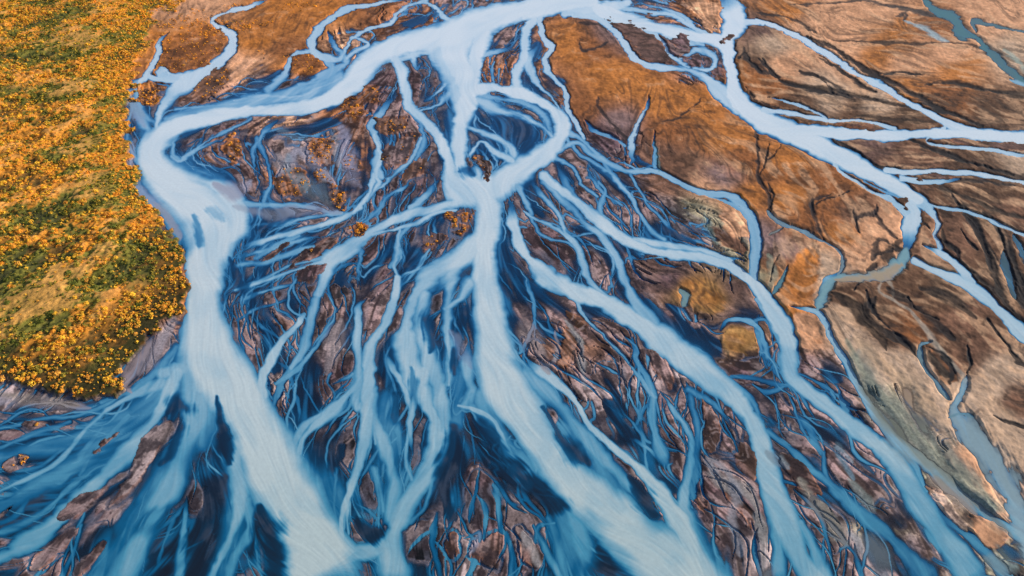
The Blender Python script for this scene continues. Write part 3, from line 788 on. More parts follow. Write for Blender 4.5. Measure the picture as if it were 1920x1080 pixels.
# small distributaries: each leaves a stream, drifts across the flats with the current and fades or rejoins
trng = np.random.default_rng(42)
def sample(A, x, y):
    i = int(np.clip((x - gx[0]) / ST, 0, NX - 1)); j = int(np.clip((y - gy[0]) / ST, 0, NY - 1)); return float(A[j, i])
main_pts = [(T, spline(p, 8.0)) for T, p in water_strokes]
threads = []
tries = 0
while len(threads) < N_THREADS and tries < 20000:
    tries += 1
    if trng.random() < .6:
        T0, a = main_pts[trng.integers(len(main_pts))]
        q = a[trng.integers(len(a))]; x, y = q[0], q[1]
    else:
        T0 = .8; x, y = trng.uniform(-100, 2000), trng.uniform(0, 1150)
    w_ = sample(WET, x, y)
    if w_ < .10 or (y > 760 and trng.random() < .55): continue
    persp = .55 + .75 * np.clip((y - 100) / 900, 0, 1)
    L_ = trng.uniform(50, 190) * persp; wid = (1.2 + 4.2 * trng.random() ** 2) * persp
    turn = trng.choice([-1, 1]) * trng.uniform(.15, .75); ph = trng.uniform(0, 6.28); wl = trng.uniform(18, 50) * persp
    pts = []; t = 0
    while t < L_:
        fx, fy = sample(FX, x, y), sample(FY, x, y)
        an = turn * math.exp(-t / (35 * persp)) + .45 * math.sin(ph + t / wl)
        c_, s_ = math.cos(an), math.sin(an)
        dx, dy = fx * c_ - fy * s_, fx * s_ + fy * c_
        pts.append((x, y, wid * (.6 + .8 * math.sin(math.pi * min(1, (t + 8) / (L_ + 8))) )))
        x += dx * 8; y += dy * 8; t += 8
        if sample(WET, x, y) < .06: break
    if len(pts) > 3: threads.append((float(trng.uniform(.3, .62) * (.7 + .3 * T0)), np.array(pts)))
n_main = len(water_strokes); water_strokes = water_strokes + threads
allpts = [spline(p, 6.0) for _, p in water_strokes[:n_main]]
def joined(q, skip):
    for k, a in enumerate(allpts):
        if k != skip and (np.hypot(a[:, 0] - q[0], a[:, 1] - q[1]) < a[:, 2] * .5 + 5).any(): return 1
    return 0
for kk, (T, p) in enumerate(water_strokes):
    big = float(sstep(.8, 1.0, T))
    r = raster(p, 2.4, 14.0, 1.0, (joined(p[0], kk), joined(p[-1], kk))) if kk < n_main else raster(p, 2.2, 5.0)
    if r is None: continue
    sl, E, U = r
    dry = DRY[sl]
    lf = LF[sl]; lc = LC[sl]
    e = E + ((lf - .5) * .22 + (lc - .5) * .34 + (LM[sl] - .5) * .30) * (1 - .75 * dry) * (1 - .5 * big)
    # bed: shelving in the braids, a cut bank on the plain
    h = np.clip(e - 1.0 + .5 * (1 - U) , -1, 3) * (1.5 + 2.5 * dry)
    T = T * (.15 + .85 * U)
    if kk < n_main and p[:, 2].max() < 75: T = T * (1 - .16 * np.clip((PY[sl] - 350) / 600, 0, 1) - .10 * sstep(.4, .9, lc) * (1 - dry))
    k = .25
    m = np.minimum(HGT[sl], h)
    HGT[sl] = np.where(E < 50, m, HGT[sl])
    edge0 = .12 + .5 * dry + .38 * big * (1 - dry); edge1 = 1.32 - .26 * dry
    c = T * (1 - sstep(edge0, edge1, e)) * (1 - (.03 + .14 * (1 - dry) * (1 - .75 * big)) * sstep(.4, 1., LM[sl]) - .05 * (1 - dry) * sstep(.6, .95, lc))
    halo = .20 * T * np.exp(-np.clip(e - .8, 0, 9) * 1.6)
    c = np.maximum(c, halo)
    TUR[sl] = np.where(E < 50, np.maximum(TUR[sl], c), TUR[sl])
    near = np.where(E < 50, np.exp(-np.clip(e - 1, 0, 9) * 2.0), 0)
    NEAR[sl] = np.maximum(NEAR[sl], near)
# deep water beside the milky cores
HGT = np.where((WET > .3), HGT - .5 * NEAR * sstep(.3, .8, WET), HGT)

for ln in POOLS.strip().splitlines():
    tk = ln.split(); a = float(tk[0])
    r = raster(parse_pts(tk[1:]), 2.2, 10.0, 1.0, (1, 1))
    sl, E, U = r
    e = E + (LF[sl] - .5) * .5 + (LM[sl] - .5) * .5 + (ISO[sl] - .5) * .6
    cov = a * (1 - sstep(.35, 1.35, e))
    TUR[sl] = TUR[sl] * (1 - cov) + .03 * cov
    HGT[sl] = np.where(cov > .3, np.minimum(HGT[sl], .2 - cov), HGT[sl])

# silt laden shallow streams
SC = np.zeros(TUR.shape + (3,), np.float32); SA = np.zeros_like(TUR)
for col, isw, a, p in silt_strokes:
    r = raster(p, 1.9, 8.0)
    if r is None: continue
    sl, E, U = r
    e = E + (LF[sl] - .5) * .5 + (ISO[sl] - .5) * .8
    cov = np.clip(a * 1.15, 0, 1) * (1 - sstep(.3, 1.45, e))
    SC[sl] = SC[sl] * (1 - cov[..., None]) + col * cov[..., None]
    SA[sl] = SA[sl] + cov * (1 - SA[sl])
    if isw:
        h = np.clip(e - 1.0, -1, 3) * .9
        HGT[sl] = np.where((E < 50) & (a > .55), np.minimum(HGT[sl], h), HGT[sl])
SCn = SC / np.maximum(SA, 1e-4)[..., None]

# dark gullies, bank shadow included in the colour
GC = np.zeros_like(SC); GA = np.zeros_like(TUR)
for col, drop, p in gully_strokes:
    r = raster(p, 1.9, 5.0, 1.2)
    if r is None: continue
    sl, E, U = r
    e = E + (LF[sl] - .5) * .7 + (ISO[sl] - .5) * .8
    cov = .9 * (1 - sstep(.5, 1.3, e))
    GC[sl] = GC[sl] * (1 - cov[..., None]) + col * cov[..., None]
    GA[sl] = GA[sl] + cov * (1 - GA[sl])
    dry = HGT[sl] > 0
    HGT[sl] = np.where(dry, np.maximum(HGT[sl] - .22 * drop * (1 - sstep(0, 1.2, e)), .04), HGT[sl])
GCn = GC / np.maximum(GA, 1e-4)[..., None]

# dry creeks
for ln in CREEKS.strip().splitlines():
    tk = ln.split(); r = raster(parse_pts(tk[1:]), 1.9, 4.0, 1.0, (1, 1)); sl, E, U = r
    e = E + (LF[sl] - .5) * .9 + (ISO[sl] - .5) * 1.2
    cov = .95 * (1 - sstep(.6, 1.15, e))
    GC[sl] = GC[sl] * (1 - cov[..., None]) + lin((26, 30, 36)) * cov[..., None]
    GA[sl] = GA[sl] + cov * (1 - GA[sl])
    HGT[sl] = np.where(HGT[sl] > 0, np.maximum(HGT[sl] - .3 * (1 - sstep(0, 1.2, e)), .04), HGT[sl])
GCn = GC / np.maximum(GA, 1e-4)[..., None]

# islands
ISL = np.zeros(TUR.shape, np.int16); isl_meta = []
SCRUB = np.zeros_like(TUR); ISLC = LAND.copy(); RIM = np.zeros_like(TUR)
for ln in ISLES.strip().splitlines():
    head, label, pts = ln.split('|'); pal, hh, dens = head.split(); hh = float(hh); dens = float(dens)
    sl, S = signed(parse_pts(pts.split()))
    S = S + (ISO[sl] - .5) * 22 + (vnoise(WX[sl] / 3.2, WY[sl] / 3.2, 93) - .5) * 7 + (LM[sl] - .5) * 6
    ins = sstep(3.5, -6.0, S)
    top = hh * (.22 + .45 * ISO[sl]) + .12 * (LF[sl] - .5) * hh
    HGT[sl] = HGT[sl] * (1 - ins) + ins * np.maximum(top, .15)
    HGT[sl] = np.where((S > 1) & (S < 7) & (WET[sl] > .25), np.minimum(HGT[sl], -.05 - .03 * (7 - S)), HGT[sl])
    base = lin(PAL[pal])
    base = base * (.55 + .9 * vnoise(WX[sl] / 4.5, WY[sl] / 4.5, 94))[..., None]
    ISLC[sl] = ISLC[sl] * (1 - ins[..., None]) + base * ins[..., None]
    RIM[sl] = np.maximum(RIM[sl], ins * (1 - sstep(-1.0, -6.5, S)))
    SCRUB[sl] = np.maximum(SCRUB[sl], dens * sstep(0, -2, S))
    isl_meta.append((label, pal))
    ISL[sl] = np.where(S < .5, len(isl_meta), ISL[sl])

# the wooded left bank
fpoly = parse_pts(FOREST.split())
slf, S = signed(fpoly, 60)
SF = np.full(TUR.shape, 99.0, np.float32); SF[slf] = S
SF += (ISO - .5) * 34 + (vnoise(WX / 5., WY / 5., 92) - .5) * 16 + (vnoise(WX / 1.8, WY / 1.8, 91) - .5) * 12
fin = sstep(3, -4, SF)
RX, RY = WX * .62 + WY * .78, (WY * .62 - WX * .78)
patch = fbm(RX * .7, RY * 1.1, 13., 5, 101, .75)
patch = rank01(patch)
green = rank01(fbm(RX * .7, RY, 20., 6, 111, .8))
g_tan = lin((232, 164, 88)); g_grn = lin((112, 108, 46)); g_drk = lin((62, 64, 40)); g_org = lin((196, 130, 48))
fc = g_org + 0 * LAND
fc = fc + (g_grn - fc) * sstep(.42, .7, green)[..., None]
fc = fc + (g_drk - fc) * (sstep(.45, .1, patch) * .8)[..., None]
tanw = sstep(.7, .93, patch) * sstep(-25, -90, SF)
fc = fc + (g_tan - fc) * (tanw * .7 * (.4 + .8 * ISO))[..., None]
fc = fc + (lin((50, 46, 26)) - fc) * (.85 * sstep(-110, -35, SF) * sstep(420, 520, PY))[..., None]  # shade between shrubs near the bank edge, painted into the ground colour
HGT = HGT * (1 - fin) + fin * (.8 + 2.2 * sstep(0, -120, SF) * patch + .5 * ISO)
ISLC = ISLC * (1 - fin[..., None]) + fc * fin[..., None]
FDENS = sstep(0, -3, SF) * np.clip(.95 - .45 * tanw - .35 * sstep(.55, .95, green) * sstep(-60, -140, SF), .05, 1)
BANKTAG = SF < 0
# scattered scrub on the upper left plain
upl = sstep(700, 450, PX) * sstep(170, 60, PY) * (WET < .12) * sstep(.5, .75, fbm(WX, WY, 14., 3, 121))
SCRUB = np.maximum(SCRUB, .55 * upl)
SCRUB = np.where(HGT > .12, SCRUB, 0)

# ---------------------------------------------------------------- colours
def ramp(t, stops):
    xs = [s[0] for s in stops]; cs = np.array([lin(s[1]) for s in stops])
    return np.stack([np.interp(t, xs, cs[:, k]) for k in range(3)], -1).astype(np.float32)

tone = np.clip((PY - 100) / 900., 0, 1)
FINE0 = fbm(WX, WY, 5., 4, 157, .65)
TURc = np.clip(TUR + (LF - .5) * .10 * sstep(.05, .4, TUR) * (1.15 - TUR) + (vnoise(WX / 12, WY / 12, 131) - .5) * .10 * sstep(.4, .7, TUR) + (LF - .5) * .035, 0, 1)
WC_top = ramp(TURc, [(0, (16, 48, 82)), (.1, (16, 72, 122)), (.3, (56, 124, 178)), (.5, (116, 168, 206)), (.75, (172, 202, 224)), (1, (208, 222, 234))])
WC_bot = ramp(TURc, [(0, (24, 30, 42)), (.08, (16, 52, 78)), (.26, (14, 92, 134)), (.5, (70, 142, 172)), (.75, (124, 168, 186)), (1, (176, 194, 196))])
WCOL = WC_top + (WC_bot - WC_top) * tone[..., None]  # far water paler: sky reflection at a grazing view put into the colour
silt = sstep(.50, .74, .35 * LM + .25 * LF + .4 * FINE0) * sstep(.24, .08, TUR) * .55
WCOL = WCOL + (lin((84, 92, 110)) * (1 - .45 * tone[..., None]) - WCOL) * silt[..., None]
WCOL = WCOL + (SCn - WCOL) * (SA * .95)[..., None]

GCOL = ISLC.copy()
sA = (1 - fin) * (.8 - .5 * sstep(.12, .02, WET))
FINE = fbm(WX, WY, 3.2, 4, 151, .65)
var = (1 + sA * (LF - .5)) * (.62 + .76 * ISO) * (.7 + .6 * FINE) * 1.06
GCOL *= var[..., None]
# mud bars: dark wet margins, paler crests; the solid plain: patches of rust and straw
bar = (1 - fin) * sstep(.03, .2, WET)
pale = lin((158, 138, 136))
marb = sstep(.40, .66, .2 * LM + .3 * LF + .5 * fbm(WX + 6 * LC, WY + 6 * LM, 5., 4, 155, .6))
GCOL = GCOL * (1 - .35 * bar * sstep(.3, .55, WET))[..., None]
GCOL = GCOL * (1 + bar * (marb * 1.0 - .55))[..., None] + (bar * marb * .10)[..., None] * pale
pf = sstep(1.0, 2.0, THR1) * sstep(5.0, 2.6, THR1) * sstep(.45, .6, FINE) * (1 - brk * .3)
GCOL = GCOL + (pale - GCOL) * (bar * np.clip(pf * .6 + sstep(.78, .97, LM) * .5, 0, 1))[..., None]
darkb = lin((44, 36, 42))
GCOL = GCOL + (darkb - GCOL) * (bar * sstep(.52, .40, FINE) * .75)[..., None]
pl = (1 - fin) * sstep(.05, 0, WET)
strw = lin((214, 172, 136)); drk = lin((62, 44, 36)); rust = lin((190, 116, 44))
GCOL = GCOL + (strw - GCOL) * (pl * (sstep(.62, .9, LM) * .45 * sstep(1250, 1450, PX) + .35 * sstep(.6, .8, ISO)))[..., None]
lum = LAND.mean(-1); palez = 1 - .85 * sstep(.16, .26, lum)
GCOL = GCOL + (drk - GCOL) * (palez * pl * (sstep(.2, .03, mixed) * .45 + .55 * sstep(.44, .34, ISO) * (1 - .0 * LF)))[..., None]
GCOL = GCOL + (rust - GCOL) * (pl * sstep(.6, .8, rank01(ISOB)) * .35 * sstep(1500, 1300, PX))[..., None]
rimc = lin((206, 124, 64))
GCOL = GCOL + (rimc - GCOL) * (RIM * .35 * (LF > .45))[..., None]  # warm sunlit edge painted along the island rims
GCOL = GCOL + (lin((44, 40, 40)) - GCOL) * (tdry * (1 - fin) * sstep(.35, .6, fbm(WX, WY, 20., 2, 191)) * .5)[..., None]
GCOL = GCOL + (SCn - GCOL) * (SA * (1 - fin))[..., None]
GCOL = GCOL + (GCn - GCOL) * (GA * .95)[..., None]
# wet shoreline
film = sstep(.22, -.05, HGT) * (1 - fin) * sstep(.05, .2, WET)
filmc = lin((48, 46, 58)) + (lin((128, 124, 138)) - lin((48, 46, 58))) * sstep(.35, .7, .5 * LC + .5 * ISO)[..., None]
GCOL = GCOL + (filmc - GCOL) * (film * .65)[..., None]
GCOL = GCOL + (lin((44, 42, 46)) - GCOL) * (sstep(.14, 0, HGT) * (1 - sstep(.05, .2, WET)) * .6)[..., None]
GCOL = GCOL + (lin((20, 56, 84)) - GCOL) * (sstep(-.15, -.6, HGT))[..., None]

ILL = np.array(ILLUM, np.float32)
WCOL = np.clip(WCOL / ILL, 0.002, .95); GCOL = np.clip(GCOL / ILL, 0.004, .9)
soft = sstep(.1, .35, WET)
ALPHA = np.clip((1 - soft) * sstep(.02, -.12, HGT) + soft * np.maximum(sstep(.03, -.6, HGT), sstep(.2, .4, TUR) * sstep(.03, -.05, HGT)), 0, 1)

# ---------------------------------------------------------------- meshes
C = bpy.context.scene.collection

def grid_object(name, X, Y, Z, cols, faces_mask, mat):
    """one mesh from the grid cells picked by faces_mask"""
    J, I = np.nonzero(faces_mask)
    a = J * NX + I
    quads = np.stack([a, a + NX, a + NX + 1, a + 1], 1)
    used = np.zeros(NX * NY, bool); used[quads.ravel()] = True
    remap = np.cumsum(used) - 1
    q = remap[quads].astype(np.int32)
    V = np.stack([X.ravel()[used], Y.ravel()[used], Z.ravel()[used]], 1).astype(np.float32)
    me = bpy.data.meshes.new(name)
    me.vertices.add(len(V)); me.vertices.foreach_set('co', V.ravel())
    me.loops.add(q.size); me.loops.foreach_set('vertex_index', q.ravel())
    me.polygons.add(len(q)); me.polygons.foreach_set('loop_start', np.arange(0, q.size, 4, dtype=np.int32))
    me.polygons.foreach_set('use_smooth', np.ones(len(q), bool))
    me.update(calc_edges=True)
    at = me.color_attributes.new('tint', 'FLOAT_COLOR', 'POINT')
    at.data.foreach_set('color', cols.reshape(-1, 4)[used].astype(np.float32).ravel())
    me.materials.append(mat)
    o = bpy.data.objects.new(name, me); C.objects.link(o)
    return o

def mat_new(name):
    m = bpy.data.materials.new(name); m.use_nodes = True
    nt = m.node_tree; nt.nodes.clear()
    return m, nt, nt.nodes.new('ShaderNodeOutputMaterial')

def ground_mat(name, scale=1.3, bump=.35, lo=.62, hi=1.38):
    m, nt, out = mat_new(name)
    N = nt.nodes.new; L = nt.links.new
    b = N('ShaderNodeBsdfPrincipled'); b.inputs['Roughness'].default_value = .9
    b.inputs['Specular IOR Level'].default_value = .15
    at = N('ShaderNodeVertexColor'); at.layer_name = 'tint'
    tc = N('ShaderNodeNewGeometry')
    n1 = N('ShaderNodeTexNoise'); n1.inputs['Scale'].default_value = scale; n1.inputs['Detail'].default_value = 6; n1.inputs['Roughness'].default_value = .65
    L(tc.outputs['Position'], n1.inputs['Vector'])
    mr = N('ShaderNodeMapRange'); mr.inputs['From Min'].default_value = .3; mr.inputs['From Max'].default_value = .7
    mr.inputs['To Min'].default_value = lo; mr.inputs['To Max'].default_value = hi
    L(n1.outputs['Fac'], mr.inputs['Value'])
    mx = N('ShaderNodeMix'); mx.data_type = 'RGBA'; mx.blend_type = 'MULTIPLY'; mx.inputs['Factor'].default_value = 1
    L(at.outputs['Color'], mx.inputs['A']); L(mr.outputs['Result'], mx.inputs['B'])
    L(mx.outputs['Result'], b.inputs['Base Color'])
    bp = N('ShaderNodeBump'); bp.inputs['Strength'].default_value = bump; bp.inputs['Distance'].default_value = .5
    L(n1.outputs['Fac'], bp.inputs['Height']); L(bp.outputs['Normal'], b.inputs['Normal'])
    L(b.outputs['BSDF'], out.inputs['Surface'])
    return m

def water_mat():
    m, nt, out = mat_new('glacial_water')
    N = nt.nodes.new; L = nt.links.new
    b = N('ShaderNodeBsdfPrincipled'); b.inputs['Roughness'].default_value = .35
    b.inputs['Specular IOR Level'].default_value = .12
    at = N('ShaderNodeVertexColor'); at.layer_name = 'tint'
    tc = N('ShaderNodeNewGeometry')
    n1 = N('ShaderNodeTexNoise'); n1.inputs['Scale'].default_value = .9; n1.inputs['Detail'].default_value = 5; n1.inputs['Roughness'].default_value = .6
    L(tc.outputs['Position'], n1.inputs['Vector'])
    mr = N('ShaderNodeMapRange'); mr.inputs['From Min'].default_value = .3; mr.inputs['From Max'].default_value = .7
    mr.inputs['To Min'].default_value = .95; mr.inputs['To Max'].default_value = 1.05
    L(n1.outputs['Fac'], mr.inputs['Value'])
    mx = N('ShaderNodeMix'); mx.data_type = 'RGBA'; mx.blend_type = 'MULTIPLY'; mx.inputs['Factor'].default_value = 1
    L(at.outputs['Color'], mx.inputs['A']); L(mr.outputs['Result'], mx.inputs['B'])
    L(mx.outputs['Result'], b.inputs['Base Color'])
    bp = N('ShaderNodeBump'); bp.inputs['Strength'].default_value = .05; bp.inputs['Distance'].default_value = .3
    L(n1.outputs['Fac'], bp.inputs['Height']); L(bp.outputs['Normal'], b.inputs['Normal'])
    tr = N('ShaderNodeBsdfTransparent')
    ms = N('ShaderNodeMixShader')
    L(at.outputs['Alpha'], ms.inputs['Fac']); L(tr.outputs['BSDF'], ms.inputs[1]); L(b.outputs['BSDF'], ms.inputs[2])
    L(ms.outputs['Shader'], out.inputs['Surface'])
    return m

ONE = np.ones(TUR.shape + (1,), np.float32)
gcol4 = np.concatenate([GCOL, ONE], -1)
relief = np.where(HGT > 0, HGT * (1 - .72 * sstep(.06, .25, WET) * (1 - fin) * (ISL == 0)) * np.where(ISL > 0, np.where(WET > .2, .6, 1.), 1.), np.maximum(HGT, -1.2) * .5)
micro = (fbm(WX, WY, 1.6, 2, 141) - .5) * .35 * sstep(0, .3, HGT) * (1 - .75 * sstep(.06, .25, WET) * (1 - fin))
Z = (relief + micro).astype(np.float32)
M_bank = ground_mat('mossy_bank', 1.1, .5); M_bar = ground_mat('silt_bar', 1.3, .12); M_plain = ground_mat('rusty_moor', .55, .3, .78, 1.22)
cell = lambda A: A[:-1, :-1]
isl_c = cell(ISL) * (cell(HGT) > -.02)
bank_c = cell(BANKTAG)
isl_c = np.where(bank_c, 0, isl_c)
plain_c = (cell(WET) < .06) & ~bank_c & (isl_c == 0)
rest_c = ~bank_c & (isl_c == 0) & ~plain_c

def structure(o, label):
    o['kind'] = 'structure'; o['label'] = label; return o

structure(grid_object('ground', WX, WY, Z, gcol4, plain_c, M_plain), 'rusty orange and brown moorland plain right of the braided river')
structure(grid_object('riverbed', WX, WY, Z, gcol4, rest_c, M_bar), 'mauve and grey silt bars between the blue river braids')
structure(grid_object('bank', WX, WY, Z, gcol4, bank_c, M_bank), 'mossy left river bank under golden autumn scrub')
for k, (label, pal) in enumerate(isl_meta):
    m = isl_c == k + 1
    if m.sum() > 20:
        structure(grid_object('island', WX, WY, Z, gcol4, m, M_plain if pal in 'oOYDTR' else M_bar), label)

wmask = cell(HGT) < .04
wm = wmask.copy(); wm[1:] |= wmask[:-1]; wm[:, 1:] |= wmask[:, :-1]; wm[:-1] |= wmask[1:]; wm[:, :-1] |= wmask[:, 1:]
wcol4 = np.concatenate([WCOL, ALPHA[..., None]], -1)
Zw = np.full(TUR.shape, .02, np.float32) + .03 * (LF - .5) * (TUR > .3)
structure(grid_object('water', WX, WY, Zw, wcol4, wm, water_mat()), 'milky glacial water braiding into blue streams')

# land beyond the surveyed part, out to the horizon: one ring of quads around the survey grid
def outer():
    me = bpy.data.meshes.new('terrain')
    bm = bmesh.new()
    R = 9000.0
    edge = []
    for (j, i) in [(NY - 1, 0), (NY - 1, NX - 1), (0, NX - 1), (0, 0)]:
        edge.append((float(WX[j, i]), float(WY[j, i])))
    inner = [bm.verts.new((x * .97, y + (3 if j < 2 else -6), -1.2)) for j, (x, y) in enumerate(edge)]
    outr = [bm.verts.new(c) for c in ((-R, -R, -1.2), (R, -R, -1.2), (R, R, -1.2), (-R, R, -1.2))]
    for k in range(4):
        bm.faces.new((inner[k], outr[k], outr[(k + 1) % 4], inner[(k + 1) % 4]))
    bmesh.ops.recalc_face_normals(bm, faces=bm.faces)
    bm.to_mesh(me); bm.free()
    m, nt, out = mat_new('far_plain'); N = nt.nodes.new; L = nt.links.new
    b = N('ShaderNodeBsdfPrincipled'); b.inputs['Roughness'].default_value = .95
    g = N('ShaderNodeNewGeometry'); n = N('ShaderNodeTexNoise'); n.inputs['Scale'].default_value = .01; n.inputs['Detail'].default_value = 9
    cr = N('ShaderNodeValToRGB'); cr.color_ramp.elements[0].position = .35; cr.color_ramp.elements[0].color = (.16, .09, .05, 1)
    cr.color_ramp.elements[1].position = .65; cr.color_ramp.elements[1].color = (.55, .30, .15, 1)
    L(g.outputs['Position'], n.inputs['Vector']); L(n.outputs['Fac'], cr.inputs['Fac']); L(cr.outputs['Color'], b.inputs['Base Color']); L(b.outputs['BSDF'], out.inputs['Surface'])
    me.materials.append(m)
    o = bpy.data.objects.new('terrain', me); C.objects.link(o)
    structure(o, 'open plain beyond the river delta')
outer()

# ---------------------------------------------------------------- shrubs
rng = np.random.default_rng(7)
def candidates(n, x0, x1, y0, y1):
    """even scatter over the ground (not over the survey): draw by ground area"""
    X = rng.uniform(x0, x1, n); Y = rng.uniform(y0, y1, n)
    # ground -> survey
    dep = Y * CP + H_CAM * SP
    px = 960 + F * X / dep
    yc = (Y * SP - H_CAM * CP) / dep
    py = 540 - F * yc
    return X, Y, px, py

X, Y, px, py = candidates(700000, -360, 40, 95, 560)
ok = (px > gx[0]) & (px < gx[-2]) & (py > gy[0]) & (py < gy[-2])
X, Y, px, py = X[ok], Y[ok], px[ok], py[ok]
ii = ((px - gx[0]) / ST).astype(int); jj = ((py - gy[0]) / ST).astype(int)
dF = FDENS[jj, ii] * .36 * (.35 + .65 * sstep(2, -14, SF[jj, ii])) * (.1 + 1.5 * vnoise(X / 3.1, Y / 3.1, 97) ** 1.5); dS = SCRUB[jj, ii] * .13
keep = rng.random(len(X)) < np.maximum(dF, dS)
X, Y, px, py, ii, jj = X[keep], Y[keep], px[keep], py[keep], ii[keep], jj[keep]
onbank = BANKTAG[jj, ii]; Zs = Z[jj, ii]; gr = green[jj, ii]; pt = patch[jj, ii]; sf = SF[jj, ii]
rad = (.20 + .46 * rng.random(len(X)) ** 2) * np.where(rng.random(len(X)) < .10, 1.75, 1.0) * np.where(onbank, 1.0, .85)
kindr = rng.random(len(X))
print('shrubs', len(X), 'on bank', onbank.sum())

# one leafy clump: many small leaf faces through the volume of a lumpy dome
def clump(nleaf, seed, leaf=.26):
    r = np.random.default_rng(seed)
    d = r.normal(size=(nleaf, 3)); d /= np.linalg.norm(d, axis=1, keepdims=True); d[:, 2] = np.abs(d[:, 2]) * .95 - .08
    lobes = r.normal(size=(4, 3)); lobes /= np.linalg.norm(lobes, axis=1, keepdims=True)
    lump = 1 + .35 * np.max(d @ lobes.T, axis=1) - .25 * r.random(nleaf)
    c = d * (lump * r.uniform(.55, 1.0, nleaf) ** .6)[:, None]
    n = d + r.normal(size=(nleaf, 3)) * .55; n /= np.linalg.norm(n, axis=1, keepdims=True)
    t = np.cross(n, r.normal(size=(nleaf, 3))); t /= np.linalg.norm(t, axis=1, keepdims=True); b = np.cross(n, t)
    s = (leaf * r.uniform(.7, 1.3, nleaf))[:, None]
    q = np.stack([c - t * s - b * s * .6, c + t * s - b * s * .6, c + t * s * .8 + b * s * .8, c - t * s * .8 + b * s * .8], 1)
    shade = r.uniform(.75, 1.2, nleaf)
    return q.astype(np.float32), shade.astype(np.float32)     # (nleaf,4,3)

def leaf_mat():
    m, nt, out = mat_new('autumn_leaves'); N = nt.nodes.new; L = nt.links.new
    at = N('ShaderNodeVertexColor'); at.layer_name = 'tint'
    d = N('ShaderNodeBsdfDiffuse'); t = N('ShaderNodeBsdfTranslucent'); ms = N('ShaderNodeMixShader'); ms.inputs['Fac'].default_value = .25
    L(at.outputs['Color'], d.inputs['Color']); L(at.outputs['Color'], t.inputs['Color'])
    L(d.outputs['BSDF'], ms.inputs[1]); L(t.outputs['BSDF'], ms.inputs[2]); L(ms.outputs['Shader'], out.inputs['Surface'])
    return m
ML = leaf_mat()

LC_ = {'yellow': (1.0, .62, .07), 'orange': (1.0, .47, .06), 'amber': (.85, .44, .08), 'olive': (.42, .34, .06), 'green': (.17, .19, .04), 'russet': (.40, .17, .04)}
names = list(LC_)
def pick(k, onb, g, p, s):
    if not onb: return 'orange' if k < .55 else ('amber' if k < .85 else 'russet')
    edge = s > -38
    if not edge and g > .55: return 'green' if k < .42 else ('olive' if k < .78 else ('yellow' if k < .9 else 'amber'))
    if edge: return 'orange' if k < .28 else ('yellow' if k < .56 else ('amber' if k < .80 else ('olive' if k < .93 else 'green')))
    return 'yellow' if k < .42 else ('orange' if k < .62 else ('amber' if k < .78 else ('olive' if k < .92 else 'green')))
pal_i = np.array([names.index(pick(k, o, g, p, s)) for k, o, g, p, s in zip(kindr, onbank, gr, pt, sf)])
TINT = np.array([LC_[n] for n in names], np.float32)

dep = Y * CP + H_CAM * SP
inframe = (px > 0) & (px < 1920) & (py > 0) & (py < 1078)
score = np.where(inframe, rad / dep, 0)
order = np.argsort(-score)
solo, mass = order[:300], order[300:]

# single shrubs: six leaf colours x three shapes, shared meshes
meshes = {}
def shrub_mesh(ci, v):
    if (ci, v) in meshes: return meshes[ci, v]
    q, sh = clump(90, 50 + v, .20)
    me = bpy.data.meshes.new('shrub')
    V = q.reshape(-1, 3); nq = len(q)
    stem = np.array([[-.07, 0, -.5], [.07, 0, -.5], [.05, 0, .45], [-.05, 0, .45], [0, -.07, -.5], [0, .07, -.5], [0, .05, .45], [0, -.05, .45]], np.float32)
    V = np.concatenate([V, stem]); F_ = [tuple(range(4 * k, 4 * k + 4)) for k in range(nq + 2)]
    me.from_pydata([tuple(map(float, v_)) for v_ in V], [], F_)
    at = me.color_attributes.new('tint', 'FLOAT_COLOR', 'POINT')
    col = np.ones((len(V), 4), np.float32); col[:-8, :3] = np.repeat(sh, 4)[:, None] * TINT[ci]; col[-8:, :3] = (.12, .08, .05)
    at.data.foreach_set('color', col.ravel()); me.materials.append(ML)
    meshes[ci, v] = me; return me

SHRUB_LABEL = {'yellow': 'bright yellow rounded shrub', 'orange': 'glowing orange rounded shrub', 'amber': 'dull amber rounded shrub',
               'olive': 'olive brown low shrub', 'green': 'dark green low shrub', 'russet': 'russet brown low shrub'}
for k in solo:
    ci = int(pal_i[k])
    o = bpy.data.objects.new('shrub', shrub_mesh(ci, int(rng.integers(3))))
    C.objects.link(o)
    o.location = (float(X[k]), float(Y[k]), float(Zs[k] + .12 * rad[k]))
    r_ = float(rad[k]); o.scale = (r_, r_, r_ * .95); o.rotation_euler = (0, 0, float(rng.uniform(0, 6.28)))
    if onbank[k]:
        where = 'in the thicket on the lower left bank'
    elif ISL[jj[k], ii[k]]:
        where = 'on the ' + isl_meta[ISL[jj[k], ii[k]] - 1][0].split(' beside')[0].split(' near')[0]
    else:
        where = 'on open ground by the river'
    lab = SHRUB_LABEL[names[ci]] + ' ' + where
    o['label'] = ' '.join(lab.split()[:16]); o['category'] = 'shrub'; o['group'] = 'autumn shrubs on the river banks and islands'

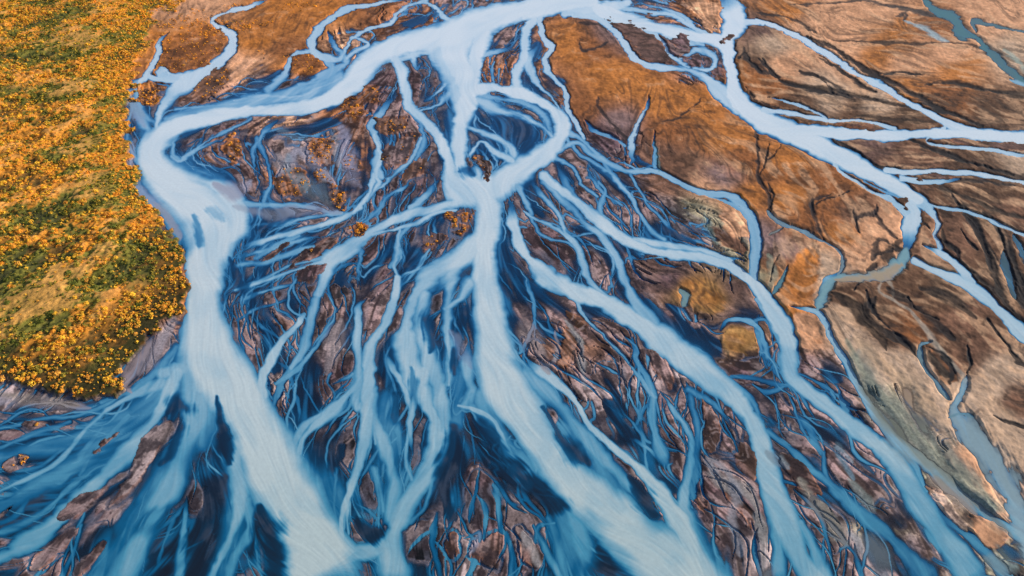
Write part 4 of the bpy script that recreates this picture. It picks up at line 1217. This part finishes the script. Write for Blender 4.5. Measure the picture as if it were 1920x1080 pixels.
# the rest of the thicket as one mass
NL = 20
variants = [clump(NL, 200 + v, .36) for v in range(10)]
vi = rng.integers(10, size=len(mass)); th = rng.uniform(0, 6.28, len(mass))
Q = np.stack([v[0] for v in variants])[vi]; SH = np.stack([v[1] for v in variants])[vi]
c_, s_ = np.cos(th)[:, None, None], np.sin(th)[:, None, None]
Qx = Q[..., 0] * c_ - Q[..., 1] * s_; Qy = Q[..., 0] * s_ + Q[..., 1] * c_
r_ = rad[mass][:, None, None]
V = np.stack([Qx * r_ + X[mass][:, None, None], Qy * r_ + Y[mass][:, None, None], Q[..., 2] * r_ + Zs[mass][:, None, None] + .1], -1).reshape(-1, 3).astype(np.float32)
colr = (SH[..., None] * TINT[pal_i[mass]][:, None, :])
colr = np.repeat(colr[:, :, None, :], 4, 2).reshape(-1, 3)
me = bpy.data.meshes.new('shrub_thicket'); nq = len(V) // 4
me.vertices.add(len(V)); me.vertices.foreach_set('co', V.ravel())
me.loops.add(len(V)); me.loops.foreach_set('vertex_index', np.arange(len(V), dtype=np.int32))
me.polygons.add(nq); me.polygons.foreach_set('loop_start', np.arange(0, len(V), 4, dtype=np.int32))
me.update(calc_edges=True)
at = me.color_attributes.new('tint', 'FLOAT_COLOR', 'POINT')
at.data.foreach_set('color', np.concatenate([colr, np.ones((len(V), 1))], 1).astype(np.float32).ravel())
me.materials.append(ML)
o = bpy.data.objects.new('shrub_thicket', me); C.objects.link(o)
o['kind'] = 'stuff'; o['label'] = 'dense golden and green autumn thicket covering the left bank'; o['category'] = 'thicket'

# ---------------------------------------------------------------- camera, sun, sky
cam = bpy.data.cameras.new('camera'); cam.sensor_width = 36; cam.lens = 36 * F / 1920; cam.clip_end = 30000; cam.clip_start = 1
co = bpy.data.objects.new('camera', cam); C.objects.link(co)
co.location = (0, 0, H_CAM); co.rotation_euler = (math.pi / 2 - PITCH, 0, 0)
sc = bpy.context.scene; sc.camera = co
az, el = math.radians(SUN_AZ), math.radians(SUN_EL)       # azimuth counter-clockwise from +X
sd = Vector((math.cos(az) * math.cos(el), math.sin(az) * math.cos(el), math.sin(el)))
sun = bpy.data.lights.new('sun', 'SUN'); sun.energy = SUN_E; sun.angle = math.radians(.5); sun.color = SUN_C
so = bpy.data.objects.new('sun', sun); C.objects.link(so); so.rotation_euler = sd.to_track_quat('Z', 'Y').to_euler(); so.location = (100, 0, 200)
w = bpy.data.worlds.new('World'); sc.world = w; w.use_nodes = True
nt = w.node_tree; bg = nt.nodes['Background']; sky = nt.nodes.new('ShaderNodeTexSky'); sky.sky_type = 'NISHITA'; sky.sun_disc = False
sky.sun_elevation = el; sky.sun_rotation = math.pi / 2 - az
nt.links.new(sky.outputs['Color'], bg.inputs['Color']); bg.inputs['Strength'].default_value = SKY_S
sc.view_settings.view_transform = 'Standard'; sc.view_settings.look = 'None'; sc.view_settings.exposure = 0
sc.cycles.max_bounces = 4; sc.cycles.transparent_max_bounces = 6; sc.cycles.use_denoising = True
